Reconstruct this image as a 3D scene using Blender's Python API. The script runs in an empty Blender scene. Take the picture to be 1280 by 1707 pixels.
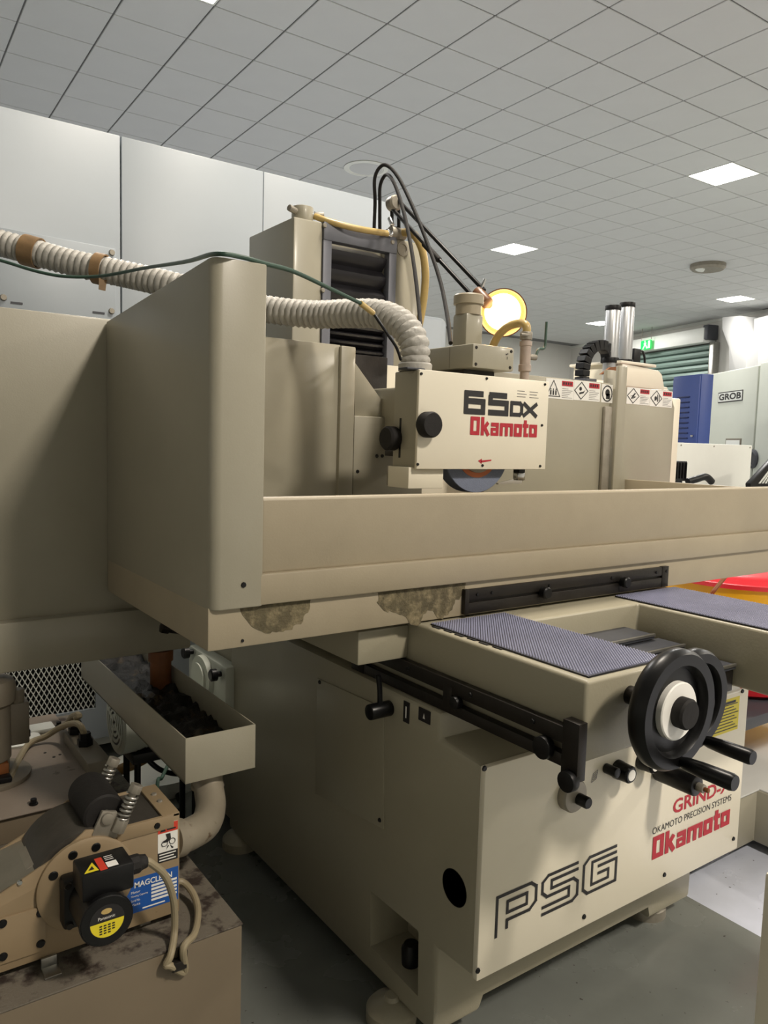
import bpy, bmesh, math, random
from mathutils import Vector, Matrix
random.seed(7)
SC = bpy.context.scene
COL = SC.collection

# ------------------------------------------------------------------ camera
F = 1280.0; PCX, PCY = 640.0, 853.5            # focal length and centre in pixels of the 1280 x 1707 frame
def pv(x, y): return Vector(((x - PCX) / F, (y - PCY) / F, 1.0))
EX = pv(2450, 787).normalized()
EY = pv(-270, 710); EY = (EY - EX * EX.dot(EY)).normalized()
EZ = EX.cross(EY)
if EZ.y > 0: EZ = -EZ
RM = Matrix((EX, EY, EZ)).transposed()         # world -> camera (x right, y down, z forward)
CAMP = Vector((0, 0, 1.40))
cam = bpy.data.objects.new('camera', bpy.data.cameras.new('camera'))
COL.objects.link(cam)
cr = RM.transposed()
right, down, fwd = (cr @ Vector(a) for a in ((1, 0, 0), (0, 1, 0), (0, 0, 1)))
mw = Matrix((right, -down, -fwd)).transposed().to_4x4(); mw.translation = CAMP
cam.matrix_world = mw
cam.data.sensor_width = 36; cam.data.lens = 1280 * 36 / 1707
cam.data.clip_start = 0.05; cam.data.clip_end = 100
SC.camera = cam

def at(px, py, X=None, Y=None, Z=None, wall=None):
    """the point of a real plane (X, Y or Z constant, or a vertical wall) seen at a pixel"""
    d = cr @ pv(px, py)
    if X is not None: t = (X - CAMP.x) / d.x
    elif Y is not None: t = (Y - CAMP.y) / d.y
    elif Z is not None: t = (Z - CAMP.z) / d.z
    else: t = (wall[0] - CAMP).dot(wall[1]) / d.dot(wall[1])
    return CAMP + d * t

# ------------------------------------------------------------------ world, lights, exposure
w = bpy.data.worlds.new('world'); SC.world = w; w.use_nodes = True
w.node_tree.nodes['Background'].inputs[0].default_value = (0.75, 0.85, 1.0, 1)
w.node_tree.nodes['Background'].inputs[1].default_value = 0.15
SC.view_settings.view_transform = 'Standard'; SC.view_settings.look = 'None'
SC.view_settings.gamma = 1; SC.view_settings.use_curve_mapping = False
SC.view_settings.exposure = 0.08
try: SC.cycles.use_denoising = True
except Exception: pass
CEIL = 4.695
GA = math.radians(-1.0); GO = Vector((4.241, 4.670, 0))
GU = Vector((math.cos(GA), math.sin(GA), 0)); GV = Vector((-math.sin(GA), math.cos(GA), 0))
def cell(i, j, z=CEIL): p = GO + GU * (i * .6) + GV * (j * .6); return Vector((p.x, p.y, z))
LIGHTS = [(7, 1), (8, 8), (19, 8), (20, 15), (-4, 1), (7, -6), (-4, -5), (7, -13), (-4, -12), (18, 2), (-4, 9), (-4, 16), (8, 16)]
LPOW = 115.0
def area(name, loc, size, power, color, rot=(0, 0, 0)):
    l = bpy.data.lights.new(name, 'AREA'); l.shape = 'SQUARE'; l.size = size; l.energy = power; l.color = color
    o = bpy.data.objects.new(name, l); o.location = loc; o.rotation_euler = rot; COL.objects.link(o); return o
for (i, j) in LIGHTS:
    p_ = cell(i + .5, j + .5, CEIL - .03)
    warm = p_.y < 4 and not (i == -4 and j == 1)
    area('panel_light', p_, .54, LPOW * (.45 if i > 17 and 5 < j < 12 else 2.1 if j < -10 else 1.0), (1.0, .90, .77) if p_.y < 4 else (1.0, .97, .93), (0, 0, GA))

# ------------------------------------------------------------------ materials
def mat(name, col, rough=.5, metal=0., var=.0, vscale=6., bump=0., bscale=60., emit=0., col2=None, mixlo=.45, mixhi=.6, mscale=8., coat=0., trans=0., spec=.5):
    m = bpy.data.materials.new(name); m.use_nodes = True
    nt = m.node_tree; b = nt.nodes['Principled BSDF']
    lin = lambda c: tuple(((v / 255) / 12.92 if v / 255 <= .04045 else ((v / 255 + .055) / 1.055) ** 2.4) for v in c) + (1,)
    c = lin(col)
    b.inputs['Base Color'].default_value = c
    b.inputs['Roughness'].default_value = rough; b.inputs['Metallic'].default_value = metal
    b.inputs['Specular IOR Level'].default_value = spec
    if coat: b.inputs['Coat Weight'].default_value = coat; b.inputs['Coat Roughness'].default_value = .15
    if trans: b.inputs['Transmission Weight'].default_value = trans
    tc = nt.nodes.new('ShaderNodeTexCoord')
    def noise(sc, det=5):
        n = nt.nodes.new('ShaderNodeTexNoise'); n.inputs['Scale'].default_value = sc; n.inputs['Detail'].default_value = det
        n.inputs['Roughness'].default_value = .62
        nt.links.new(tc.outputs['Object'], n.inputs['Vector']); return n
    out = None
    if var:
        n = noise(vscale); r = nt.nodes.new('ShaderNodeMapRange')
        r.inputs[1].default_value = .3; r.inputs[2].default_value = .7
        r.inputs[3].default_value = 1 - var; r.inputs[4].default_value = 1 + var * .6
        nt.links.new(n.outputs['Fac'], r.inputs[0])
        mx = nt.nodes.new('ShaderNodeMix'); mx.data_type = 'RGBA'; mx.blend_type = 'MULTIPLY'; mx.inputs[0].default_value = 1
        mx.inputs[6].default_value = c; nt.links.new(r.outputs[0], mx.inputs[7]); out = mx.outputs[2]
    if col2 is not None:
        n = noise(mscale, 9); r = nt.nodes.new('ShaderNodeMapRange')
        r.inputs[1].default_value = mixlo; r.inputs[2].default_value = mixhi
        nt.links.new(n.outputs['Fac'], r.inputs[0])
        mx = nt.nodes.new('ShaderNodeMix'); mx.data_type = 'RGBA'
        nt.links.new(r.outputs[0], mx.inputs[0])
        if out: nt.links.new(out, mx.inputs[6])
        else: mx.inputs[6].default_value = c
        mx.inputs[7].default_value = lin(col2); out = mx.outputs[2]
    if out: nt.links.new(out, b.inputs['Base Color'])
    if bump:
        n = noise(bscale, 3); bp = nt.nodes.new('ShaderNodeBump'); bp.inputs['Strength'].default_value = bump; bp.inputs['Distance'].default_value = .004
        nt.links.new(n.outputs['Fac'], bp.inputs['Height']); nt.links.new(bp.outputs[0], b.inputs['Normal'])
    if emit:
        b.inputs['Emission Color'].default_value = c; b.inputs['Emission Strength'].default_value = emit
    return m
class M: pass
M.beige = mat('beige_paint', (156, 151, 134), .42, var=.05, vscale=4, bump=.05, bscale=240, coat=.15)
M.beige2 = mat('beige_paint_worn', (160, 149, 127), .45, var=.07, vscale=5, bump=.06, bscale=200)
M.base = mat('base_casting_paint', (158, 152, 132), .42, var=.05, vscale=3, bump=.1, bscale=160, coat=.15)
M.tan = mat('tan_paint', (146, 127, 99), .45, var=.06, vscale=9, col2=(120, 92, 62), mixlo=.66, mixhi=.74, mscale=14)
M.cream = mat('cream_paint', (228, 221, 202), .38, var=.025, vscale=3, bump=.03, bscale=200, coat=.1)
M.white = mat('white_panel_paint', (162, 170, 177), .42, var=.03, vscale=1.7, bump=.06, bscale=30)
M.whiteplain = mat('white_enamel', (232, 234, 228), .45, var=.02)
M.greygreen = mat('grey_green_paint', (196, 200, 188), .45, var=.02)
M.pumpgrey = mat('pump_grey_paint', (120, 112, 98), .5, var=.08, vscale=14)
M.lid = mat('tank_lid_paint', (140, 128, 116), .5, var=.1, vscale=6, col2=(70, 55, 46), mixlo=.64, mixhi=.72, mscale=22, bump=.1)
M.tanktop = mat('tank_top_dirty', (104, 97, 86), .6, col2=(50, 40, 34), mixlo=.5, mixhi=.62, mscale=24, bump=.5, bscale=120)
M.tank = mat('tank_side_paint', (112, 100, 82), .5, var=.06, vscale=4)
M.black = mat('black_plastic', (17, 17, 18), .4, spec=.3, var=.1, bump=.04, bscale=150)
M.gloss = mat('black_bakelite', (10, 10, 11), .33, spec=.3, var=.06)
M.rubber = mat('black_rubber', (33, 31, 30), .7, spec=.3, var=.2, vscale=18, bump=.2, bscale=70)
M.drum = mat('dark_drum_steel', (74, 70, 64), .5, .4, var=.3, vscale=12, bump=.2)
M.matbase = mat('grip_mat_rubber', (34, 34, 40), .4, var=.1, vscale=10)
M.nub = mat('grip_mat_nub', (146, 148, 172), .26, var=.12, vscale=8)
M.oxide = mat('black_oxide_steel', (40, 36, 32), .45, .5, var=.3, vscale=14, bump=.15)
M.dark = mat('dark_grey_paint', (60, 62, 68), .5, var=.08)
M.frame = mat('slate_grey_frame', (104, 106, 114), .5, .2, var=.1, vscale=10)
M.bellow = mat('bellows_black', (34, 33, 37), .38, var=.2, vscale=20)
M.steel = mat('bare_steel', (172, 170, 164), .32, .9, var=.1, vscale=20)
M.chrome = mat('bright_steel', (205, 205, 205), .18, 1.)
M.alu = mat('brushed_aluminium', (190, 192, 194), .35, .85, var=.05)
M.dull = mat('dull_zinc', (150, 144, 132), .5, .5, var=.15, vscale=20)
M.pipe = mat('galvanised_pipe', (150, 141, 124), .5, .25, var=.12, vscale=14, col2=(92, 72, 52), mixlo=.62, mixhi=.7, mscale=26)
M.hose = mat('white_duct_hose', (176, 173, 166), .5, var=.1, vscale=22, bump=.35, bscale=120)
M.tape = mat('brown_tape', (138, 110, 76), .6, var=.25, vscale=24)
M.green = mat('dark_green_hose', (52, 78, 66), .45, var=.1)
M.yhose = mat('amber_hose', (190, 164, 104), .35, var=.12, vscale=25)
M.oldhose = mat('brown_coolant_hose', (150, 116, 62), .4, var=.2, vscale=20)
M.brownpipe = mat('rusty_drain_pipe', (122, 72, 32), .6, var=.3, vscale=12, bump=.2)
M.greycable = mat('grey_sheathed_cable', (150, 138, 112), .5, var=.1, vscale=20)
M.wheel = mat('blue_grey_abrasive', (118, 126, 146), .85, var=.06, vscale=60, bump=.3, bscale=300)
M.orange = mat('orange_blotter', (196, 112, 66), .6, var=.1)
M.red = mat('red_print', (178, 28, 46), .5)
M.ink = mat('black_print', (30, 28, 30), .5)
M.inkgrey = mat('grey_print', (120, 118, 116), .6)
M.paper = mat('white_label_film', (238, 236, 230), .45)
M.yellow = mat('yellow_label_film', (226, 208, 44), .45)
M.redlabel = mat('red_label_film', (206, 62, 42), .45)
M.bluelabel = mat('blue_label_film', (26, 84, 164), .45)
M.patch = mat('peeled_paint_stain', (92, 84, 62), .8, var=.3, vscale=30, col2=(136, 124, 96), mixlo=.47, mixhi=.66, mscale=36, bump=.7, bscale=110)
M.sludge = mat('black_swarf_sludge', (24, 21, 19), .45, var=.4, vscale=20, col2=(92, 78, 58), mixlo=.58, mixhi=.68, mscale=16, bump=1., bscale=60)
M.blue = mat('blue_locker_paint', (52, 74, 140), .45, var=.04)
M.bluedark = mat('navy_slot', (28, 40, 84), .5)
M.drumy = mat('yellow_plastic', (238, 176, 26), .4)
M.drumr = mat('red_plastic', (206, 34, 46), .32, coat=.2)
M.shutter = mat('green_grey_shutter', (118, 138, 130), .45, .2, var=.04)
M.wallfar = mat('pale_hall_wall', (214, 214, 208), .8, var=.03)  # unseen left and front hall walls, kept pale to bounce light
M.wall = mat('white_plaster_wall', (222, 220, 214), .8, var=.03, vscale=.8)
M.tile = mat('ceiling_tile_white', (206, 208, 208), .75, var=.02, vscale=3)
M.grid = mat('ceiling_grid_grey', (116, 117, 118), .6)
M.diff = mat('light_diffuser', (255, 252, 244), .4, emit=9.)
M.exit = mat('exit_sign_green', (20, 190, 80), .4, emit=1.1)
M.lamp = mat('lamp_glow', (255, 196, 120), .4, emit=14.)
M.lampshade = mat('lamp_shade_enamel', (120, 84, 60), .35, var=.05)
M.plinth = mat('plinth_top_paint', (206, 206, 202), .3, var=.05, coat=.2)

M.ductp = mat('duct_board_paint', (196, 196, 194), .6, var=.02)
def floor_mat():
    m = bpy.data.materials.new('epoxy_floor'); m.use_nodes = True; nt = m.node_tree; b = nt.nodes['Principled BSDF']
    tc = nt.nodes.new('ShaderNodeTexCoord'); sp = nt.nodes.new('ShaderNodeSeparateXYZ'); nt.links.new(tc.outputs['Object'], sp.inputs[0])
    n = nt.nodes.new('ShaderNodeTexNoise'); n.inputs['Scale'].default_value = 3.5; n.inputs['Detail'].default_value = 8
    nt.links.new(tc.outputs['Object'], n.inputs['Vector'])
    g = nt.nodes.new('ShaderNodeMath'); g.operation = 'COMPARE'; g.inputs[1].default_value = 3.64; g.inputs[2].default_value = 1.5; nt.links.new(sp.outputs['X'], g.inputs[0])   # a pale band, 3 m wide
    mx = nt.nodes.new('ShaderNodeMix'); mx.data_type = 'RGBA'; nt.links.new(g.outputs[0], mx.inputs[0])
    mx.inputs[6].default_value = (.165, .175, .160, 1); mx.inputs[7].default_value = (.52, .55, .64, 1)   # grey-green bay, pale band
    g2 = nt.nodes.new('ShaderNodeMath'); g2.operation = 'GREATER_THAN'; g2.inputs[1].default_value = 5.14; nt.links.new(sp.outputs['X'], g2.inputs[0])
    mx0 = mx; mx = nt.nodes.new('ShaderNodeMix'); mx.data_type = 'RGBA'; nt.links.new(g2.outputs[0], mx.inputs[0])
    nt.links.new(mx0.outputs[2], mx.inputs[6]); mx.inputs[7].default_value = (.42, .43, .42, 1)                  # light grey hall floor beyond
    r = nt.nodes.new('ShaderNodeMapRange'); r.inputs[1].default_value = .3; r.inputs[2].default_value = .7; r.inputs[3].default_value = .82; r.inputs[4].default_value = 1.1
    nt.links.new(n.outputs['Fac'], r.inputs[0])
    m2 = nt.nodes.new('ShaderNodeMix'); m2.data_type = 'RGBA'; m2.blend_type = 'MULTIPLY'; m2.inputs[0].default_value = 1
    nt.links.new(mx.outputs[2], m2.inputs[6]); nt.links.new(r.outputs[0], m2.inputs[7])
    n3 = nt.nodes.new('ShaderNodeTexNoise'); n3.inputs['Scale'].default_value = 45; n3.inputs['Detail'].default_value = 4
    nt.links.new(tc.outputs['Object'], n3.inputs['Vector'])
    r3 = nt.nodes.new('ShaderNodeMapRange'); r3.inputs[1].default_value = .69; r3.inputs[2].default_value = .73; nt.links.new(n3.outputs['Fac'], r3.inputs[0])
    m3 = nt.nodes.new('ShaderNodeMix'); m3.data_type = 'RGBA'; nt.links.new(r3.outputs[0], m3.inputs[0])
    nt.links.new(m2.outputs[2], m3.inputs[6]); m3.inputs[7].default_value = (.05, .045, .04, 1)
    nt.links.new(m3.outputs[2], b.inputs['Base Color'])
    rr = nt.nodes.new('ShaderNodeMapRange'); rr.inputs[1].default_value = .3; rr.inputs[2].default_value = .7; rr.inputs[3].default_value = .16; rr.inputs[4].default_value = .34
    nt.links.new(n.outputs['Fac'], rr.inputs[0]); nt.links.new(rr.outputs[0], b.inputs['Roughness'])
    n2 = nt.nodes.new('ShaderNodeTexNoise'); n2.inputs['Scale'].default_value = 9; nt.links.new(tc.outputs['Object'], n2.inputs['Vector'])
    bp = nt.nodes.new('ShaderNodeBump'); bp.inputs['Strength'].default_value = .12; bp.inputs['Distance'].default_value = .01
    nt.links.new(n2.outputs['Fac'], bp.inputs['Height']); nt.links.new(bp.outputs[0], b.inputs['Normal'])
    return m
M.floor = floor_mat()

# ------------------------------------------------------------------ mesh helpers
V = Vector
def root_loc(o):
    while o.parent: o = o.parent
    return o.location.copy()
def smooth_path(pts, n=8):
    """Catmull-Rom through the points"""
    pts = [V(p) for p in pts]; out = []
    for i in range(len(pts) - 1):
        p0 = pts[max(i - 1, 0)]; p1 = pts[i]; p2 = pts[i + 1]; p3 = pts[min(i + 2, len(pts) - 1)]
        for k in range(n):
            t = k / n
            out.append(.5 * ((2 * p1) + (p2 - p0) * t + (2 * p0 - 5 * p1 + 4 * p2 - p3) * t * t + (3 * p1 - p0 - 3 * p2 + p3) * t ** 3))
    out.append(pts[-1]); return out
def resample(pts, step):
    out = [pts[0]]; acc = 0
    for a, b in zip(pts, pts[1:]):
        L = (b - a).length; s = step - acc
        while s <= L: out.append(a.lerp(b, s / L)); s += step
        acc = (acc + L) % step
    if (out[-1] - pts[-1]).length > step * .3: out.append(pts[-1])
    return out
class MB:
    def __init__(s): s.bm = bmesh.new()
    def box(s, x0, x1, y0, y1, z0, z1):
        return s.ext([(x0, y0, z0), (x1, y0, z0), (x1, y1, z0), (x0, y1, z0)], (0, 0, z1 - z0))
    def ext(s, pts, vec):
        pts = [V(p) for p in pts]; vec = V(vec)
        a = [s.bm.verts.new(p) for p in pts]; b = [s.bm.verts.new(p + vec) for p in pts]; n = len(pts)
        nrm = V((0, 0, 0))
        for i in range(n): nrm += pts[i].cross(pts[(i + 1) % n])
        flip = nrm.dot(vec) > 0
        def f(vs): s.bm.faces.new(vs if not flip else list(reversed(vs)))
        f(a); f(list(reversed(b)))
        for i in range(n):
            j = (i + 1) % n; f([a[j], a[i], b[i], b[j]])
        return s
    def loft(s, rings, cap=True, closed=False):
        R = [[s.bm.verts.new(p) for p in r] for r in rings]; n = len(R[0])
        pairs = list(zip(R, R[1:])) + ([(R[-1], R[0])] if closed else [])
        for a, b in pairs:
            for i in range(n):
                j = (i + 1) % n; s.bm.faces.new([a[i], a[j], b[j], b[i]])
        if cap and not closed: s.bm.faces.new(list(reversed(R[0]))); s.bm.faces.new(R[-1])
        return s
    def ring(s, c, t, r, n, up=None):
        t = V(t).normalized(); up = V(up) if up is not None else (V((0, 0, 1)) if abs(t.z) < .9 else V((1, 0, 0)))
        u = up.cross(t).normalized(); v = t.cross(u)
        return [V(c) + (u * math.cos(2 * math.pi * i / n) + v * math.sin(2 * math.pi * i / n)) * r for i in range(n)]
    def cyl(s, p0, p1, r0, r1=None, n=24):
        p0 = V(p0); p1 = V(p1); r1 = r0 if r1 is None else r1
        return s.loft([s.ring(p0, p1 - p0, r0, n), s.ring(p1, p1 - p0, r1, n)])
    def lathe(s, c, ax, prof, n=32, closed=False):
        c = V(c); ax = V(ax).normalized()
        return s.loft([s.ring(c + ax * h, ax, max(r, 1e-4), n) for r, h in prof], closed=closed)
    def tube(s, pts, r, n=10):
        pts = [V(p) for p in pts]; rings = []; up = None
        for i, p in enumerate(pts):
            t = (pts[min(i + 1, len(pts) - 1)] - pts[max(i - 1, 0)]).normalized()
            if up is None: up = V((0, 0, 1)) if abs(t.z) < .8 else V((1, 0, 0))
            u = (up - t * up.dot(t)).normalized(); up = u; v = t.cross(u)
            rr = r if callable(r) else (lambda i_, k_: r)
            rings.append([p + (u * math.cos(2 * math.pi * k / n) + v * math.sin(2 * math.pi * k / n)) * rr(i, k) for k in range(n)])
        return s.loft(rings)
    def done(s, name, m, parent=None, bev=0., label=None, loc=None, sm=35, kind=None, segs=2):
        bm = s.bm
        bmesh.ops.recalc_face_normals(bm, faces=bm.faces)
        if bev:
            es = [e for e in bm.edges if len(e.link_faces) == 2 and e.calc_face_angle(0) > .5]
            bmesh.ops.bevel(bm, geom=es, offset=bev, segments=segs, affect='EDGES', profile=.5, clamp_overlap=True)
        o0 = root_loc(parent) if parent else V(loc or (0, 0, 0))
        bmesh.ops.translate(bm, verts=bm.verts, vec=-o0)
        me = bpy.data.meshes.new(name); bm.to_mesh(me); bm.free()
        me.materials.append(m)
        me.polygons.foreach_set('use_smooth', [True] * len(me.polygons))
        me.set_sharp_from_angle(angle=math.radians(sm))
        o = bpy.data.objects.new(name, me); COL.objects.link(o)
        if parent: o.parent = parent
        else: o.location = o0
        if label: o['label'] = label
        if kind: o['kind'] = kind
        return o
def thing(name, label, cat, loc, group=None):
    o = bpy.data.objects.new(name, None); COL.objects.link(o); o.location = loc; o.empty_display_size = .05
    o['label'] = label; o['category'] = cat
    if group: o['group'] = group
    return o
def tag(o, label, cat, group=None):
    o['label'] = label; o['category'] = cat
    if group: o['group'] = group
    return o
def struct(o): o['kind'] = 'structure'; return o
def bx(name, m, par, x0, x1, y0, y1, z0, z1, bev=.003, **k): return MB().box(x0, x1, y0, y1, z0, z1).done(name, m, par, bev, **k)
def cy(name, m, par, p0, p1, r, r1=None, n=24, bev=.0015, **k): return MB().cyl(p0, p1, r, r1, n).done(name, m, par, bev, **k)
def la(name, m, par, c, ax, prof, n=32, **k): return MB().lathe(c, ax, prof, n).done(name, m, par, **k)
def ex(name, m, par, pts, vec, bev=.0, **k): return MB().ext(pts, vec).done(name, m, par, bev, **k)
def tb(name, m, par, pts, r, n=10, sub=8, **k): return MB().tube(smooth_path(pts, sub), r, n).done(name, m, par, **k)
def copy_tree(o, par=None):
    c = o.copy(); COL.objects.link(c)
    if par is not None: c.parent = par
    for ch in list(o.children): copy_tree(ch, c)
    return c
def cut(o, mb):
    """boolean difference, applied; mb is in world coordinates"""
    c = mb.done('cutter', M.black)
    md = o.modifiers.new('b', 'BOOLEAN'); md.object = c; md.operation = 'DIFFERENCE'; md.solver = 'EXACT'
    bpy.context.view_layer.update()
    me = bpy.data.meshes.new_from_object(o.evaluated_get(bpy.context.evaluated_depsgraph_get()))
    o.modifiers.clear(); o.data = me
    bpy.data.objects.remove(c)
    me.polygons.foreach_set('use_smooth', [True] * len(me.polygons)); me.set_sharp_from_angle(angle=math.radians(35))
def screw(par, p, ax, r=.005, m=None, h=.003, n=8):
    p = V(p); return MB().cyl(p, p + V(ax).normalized() * h, r, r * .8, n).done('screw', m or M.black, par)
def words(text, m, par, o, u, v, wid, hei, name='lettering', d=.0006, bold=0.):
    """text of the built-in font laid flat: origin o, right u, up v, fitted to wid x hei"""
    cu = bpy.data.curves.new('t', 'FONT'); cu.body = text; cu.resolution_u = 3; cu.extrude = 0; cu.offset = bold
    t = bpy.data.objects.new('t', cu); COL.objects.link(t); bpy.context.view_layer.update()
    me = bpy.data.meshes.new_from_object(t.evaluated_get(bpy.context.evaluated_depsgraph_get()))
    bpy.data.objects.remove(t)
    xs = [q.co.x for q in me.vertices]; ys = [q.co.y for q in me.vertices]
    x0, x1, y0, y1 = min(xs), max(xs), min(ys), max(ys)
    u = V(u).normalized(); v = V(v).normalized(); nn = u.cross(v); o = V(o); off = root_loc(par)
    for q in me.vertices:
        q.co = o + u * ((q.co.x - x0) / (x1 - x0) * wid) + v * ((q.co.y - y0) / (y1 - y0) * hei) + nn * d - off
    me.materials.clear(); me.materials.append(m); me.name = name
    ob = bpy.data.objects.new(name, me); COL.objects.link(ob); ob.parent = par; return ob
def strokes(name, m, par, o, u, v, sx, sy, lines, wd, d=.0006):
    """flat print of straight strokes; lines = polylines in glyph units (closed when first == last)"""
    bm = MB(); u = V(u).normalized(); v = V(v).normalized(); nn = u.cross(v); o = V(o) + nn * d; cnt = 0
    for ln in lines:
        w_ = wd
        if isinstance(ln, tuple) and not isinstance(ln[0], tuple): w_, ln = ln
        n = len(ln)
        closed = ln[0] == ln[-1]
        for i in range(n - 1):
            a = V((ln[i][0], ln[i][1])); b = V((ln[i + 1][0], ln[i + 1][1]))
            t = (b - a).normalized(); p = V((-t.y, t.x)) * w_ / 2
            if i > 0 or closed: a = a - t * w_ * .42
            if i < n - 2 or closed: b = b + t * w_ * .42
            cnt += 1; q = [a - p, b - p, b + p, a + p]
            bm.bm.faces.new([bm.bm.verts.new(o + u * (k.x * sx) + v * (k.y * sy) + nn * (cnt % 9) * .0001) for k in q])
    ob = bm.done(name, m, par); return ob
def quads(name, m, par, o, u, v, rects, d=.0006):
    bm = MB(); u = V(u).normalized(); v = V(v).normalized(); nn = u.cross(v); o = V(o) + nn * d
    for r in rects:
        if len(r) == 4 and not hasattr(r[0], '__len__'): pts = [(r[0], r[1]), (r[2], r[1]), (r[2], r[3]), (r[0], r[3])]
        else: pts = r
        bm.bm.faces.new([bm.bm.verts.new(o + u * a + v * b) for a, b in pts])
    return bm.done(name, m, par)
def circ(cx, cy_, r, n=20, ry=None): return [(cx + r * math.cos(2 * math.pi * i / n), cy_ + (ry or r) * math.sin(2 * math.pi * i / n)) for i in range(n)]
OKA = []
def _oka():
    x = 0
    R = lambda x, w, h, s: [(x + s / 2, s / 2), (x + w - s / 2, s / 2), (x + w - s / 2, h - s / 2), (x + s / 2, h - s / 2), (x + s / 2, s / 2)]
    s = 1.55; L = [R(0, 4.6, 7, s)]; x = 5.2
    L += [[(x + .75, 0), (x + .75, 7)], [(x + 1.2, 2.3), (x + 3.5, 5)], [(x + 1.9, 2.9), (x + 3.8, 0)]]; x = 10
    L += [[(x + .2, 4.3), (x + 3.4, 4.3), (x + 3.4, 0)], (1.2, [(x + 3.4, .6), (x + .7, .6), (x + .7, 2.5), (x + 3.4, 2.5)])]; x = 14.7
    L += [[(x + .7, 0), (x + .7, 4.3), (x + 6, 4.3), (x + 6, 0)], [(x + 3.35, 0), (x + 3.35, 4.3)]]; x = 22
    L += [R(x, 4.2, 5, 1.45)]; x = 26.6
    L += [[(x + 1.3, 6.6), (x + 1.3, .7), (x + 3, .7)], [(x, 4.4), (x + 3, 4.4)]]; x = 30.1
    L += [R(x, 4.2, 5, 1.45)]
    return L
OKA = _oka()   # 34.3 x 7

# ================================================================== the room
WA = V((19.85, 17.5, 0)); WB = V((18.05, 11.12, 0)); WD = (WB - WA).normalized(); WN = V((-WD.y, WD.x, 0))
if WN.x > 0: WN = -WN                           # faces the room
WC = WA + WD * 24.2
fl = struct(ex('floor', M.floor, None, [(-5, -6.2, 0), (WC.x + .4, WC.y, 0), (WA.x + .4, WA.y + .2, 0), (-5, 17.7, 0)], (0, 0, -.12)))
struct(bx('wall_back', M.wall, None, -5, WA.x, 17.5, 17.7, 0, CEIL + .3, 0))
struct(ex('wall_right', M.wall, None, [WA, WC, WC - WN * .2, WA - WN * .2], (0, 0, CEIL + .3)))
struct(bx('wall_left', M.wallfar, None, -5.2, -5, -6.2, 17.7, 0, CEIL + .3, 0))
struct(bx('wall_front', M.wallfar, None, -5.2, WC.x + .3, -6.4, -6.2, 0, CEIL + .3, 0))
struct(ex('trim_1', M.whiteplain, None, [WA + WN * .03, WC + WN * .03, WC, WA], (0, 0, -.07), loc=(0, 0, 0))).location = (0, 0, CEIL)
ce = struct(ex('ceiling', M.grid, None, [(-5, -6.2, CEIL + .012), (WC.x + .4, WC.y, CEIL + .012), (WA.x + .4, WA.y + .2, CEIL + .012), (-5, 17.7, CEIL + .012)], (0, 0, .12)))
lightcells = set(LIGHTS)
tm = MB().ext([(-.2935, -.2935, 0), (.2935, -.2935, 0), (.2935, .2935, 0), (-.2935, .2935, 0)], (0, 0, .014))
t0 = tm.done('ceiling_tile', M.tile, ce, bev=.004, segs=1); tme = t0.data
cells = []
for i in range(-16, 29):
    for j in range(-19, 23):
        c = cell(i + .5, j + .5)
        if (i, j) in lightcells or c.x < -4.7 or c.y < -5.9 or c.y > 17.3 or (c - WA).dot(WN) < -.2: continue
        q = RM @ (c - CAMP)
        vis = q.z > .3 and -120 < PCX + F * q.x / q.z < 1400 and -140 < PCY + F * q.y / q.z < 760
        cells.append((0 if vis else 1, q.length, i, j, c))
cells.sort(key=lambda t: t[:2])
rest = MB()
for k, (nv, L, i, j, c) in enumerate(cells):
    if k < 295 and not nv:
        o = t0 if k == 0 else t0.copy()
        if k: COL.objects.link(o); o.parent = ce
        o.location = c; o.rotation_euler = (0, 0, GA)
    else:
        h = .2935
        rest.ext([c + GU * a * h + GV * b * h for a, b in ((-1, -1), (1, -1), (1, 1), (-1, 1))], (0, 0, .014))
rest.done('far_ceiling_tile', M.tile, ce, kind='stuff')
LN = ['square ceiling light lowest over the grinder at right', 'square ceiling light above the work lamp', 'square ceiling light over the blue locker',
      'square ceiling light behind the twin metal cylinders', 'square ceiling light at the top edge of the picture']
OUT = ['front right of the grinder', 'front left behind the camera', 'far front right', 'far front left', 'far right by the right wall', 'left above the enclosure', 'far left by the back wall', 'middle by the back wall']
for k, (i, j) in enumerate(LIGHTS):
    c = cell(i + .5, j + .5)
    lab = LN[k] if k < 5 else 'square ceiling light panel outside the picture, ' + OUT[k - 5]
    if k == 0: lab = 'largest square ceiling light in view, high at right'
    t = thing('ceiling_light', lab, 'light', c, 'square ceiling lights')
    m = MB()
    for a in (-1, 1):
        m.ext([c + GU * x + GV * y for x, y in ((-.295, a * .295), (.295, a * .295), (.295, a * .28), (-.295, a * .28))], (0, 0, .01))
        m.ext([c + GU * x + GV * y for x, y in ((a * .295, -.28), (a * .295, .28), (a * .28, .28), (a * .28, -.28))], (0, 0, .01))
    m.done('frame', M.whiteplain, t)
    ex('diffuser', M.diff, t, [c + GU * a * .28 + GV * b * .28 + V((0, 0, .004)) for a, b in ((-1, -1), (1, -1), (1, 1), (-1, 1))], (0, 0, .008))
c = at(610, 280, Z=CEIL)
t = thing('ceiling_speaker', 'round white disc in the ceiling above the black hose loops', 'speaker', c)
la('rim', M.whiteplain, t, c, (0, 0, -1), [(.26, -.005), (.27, .012), (.22, .02), (.21, .01), (.05, .008)], 32)
la('grille', M.tile, t, c, (0, 0, -1), [(.2, -.004), (.2, .013), (.05, .02)], 32)
c = at(1180, 441, Z=CEIL)
t = thing('ceiling_downlight', 'round grey ceiling fitting between the two right ceiling lights', 'light', c)
la('body', M.dull, t, c, (0, 0, -1), [(.3, -.005), (.3, .06), (.26, .10), (.1, .1)], 32)
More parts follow.
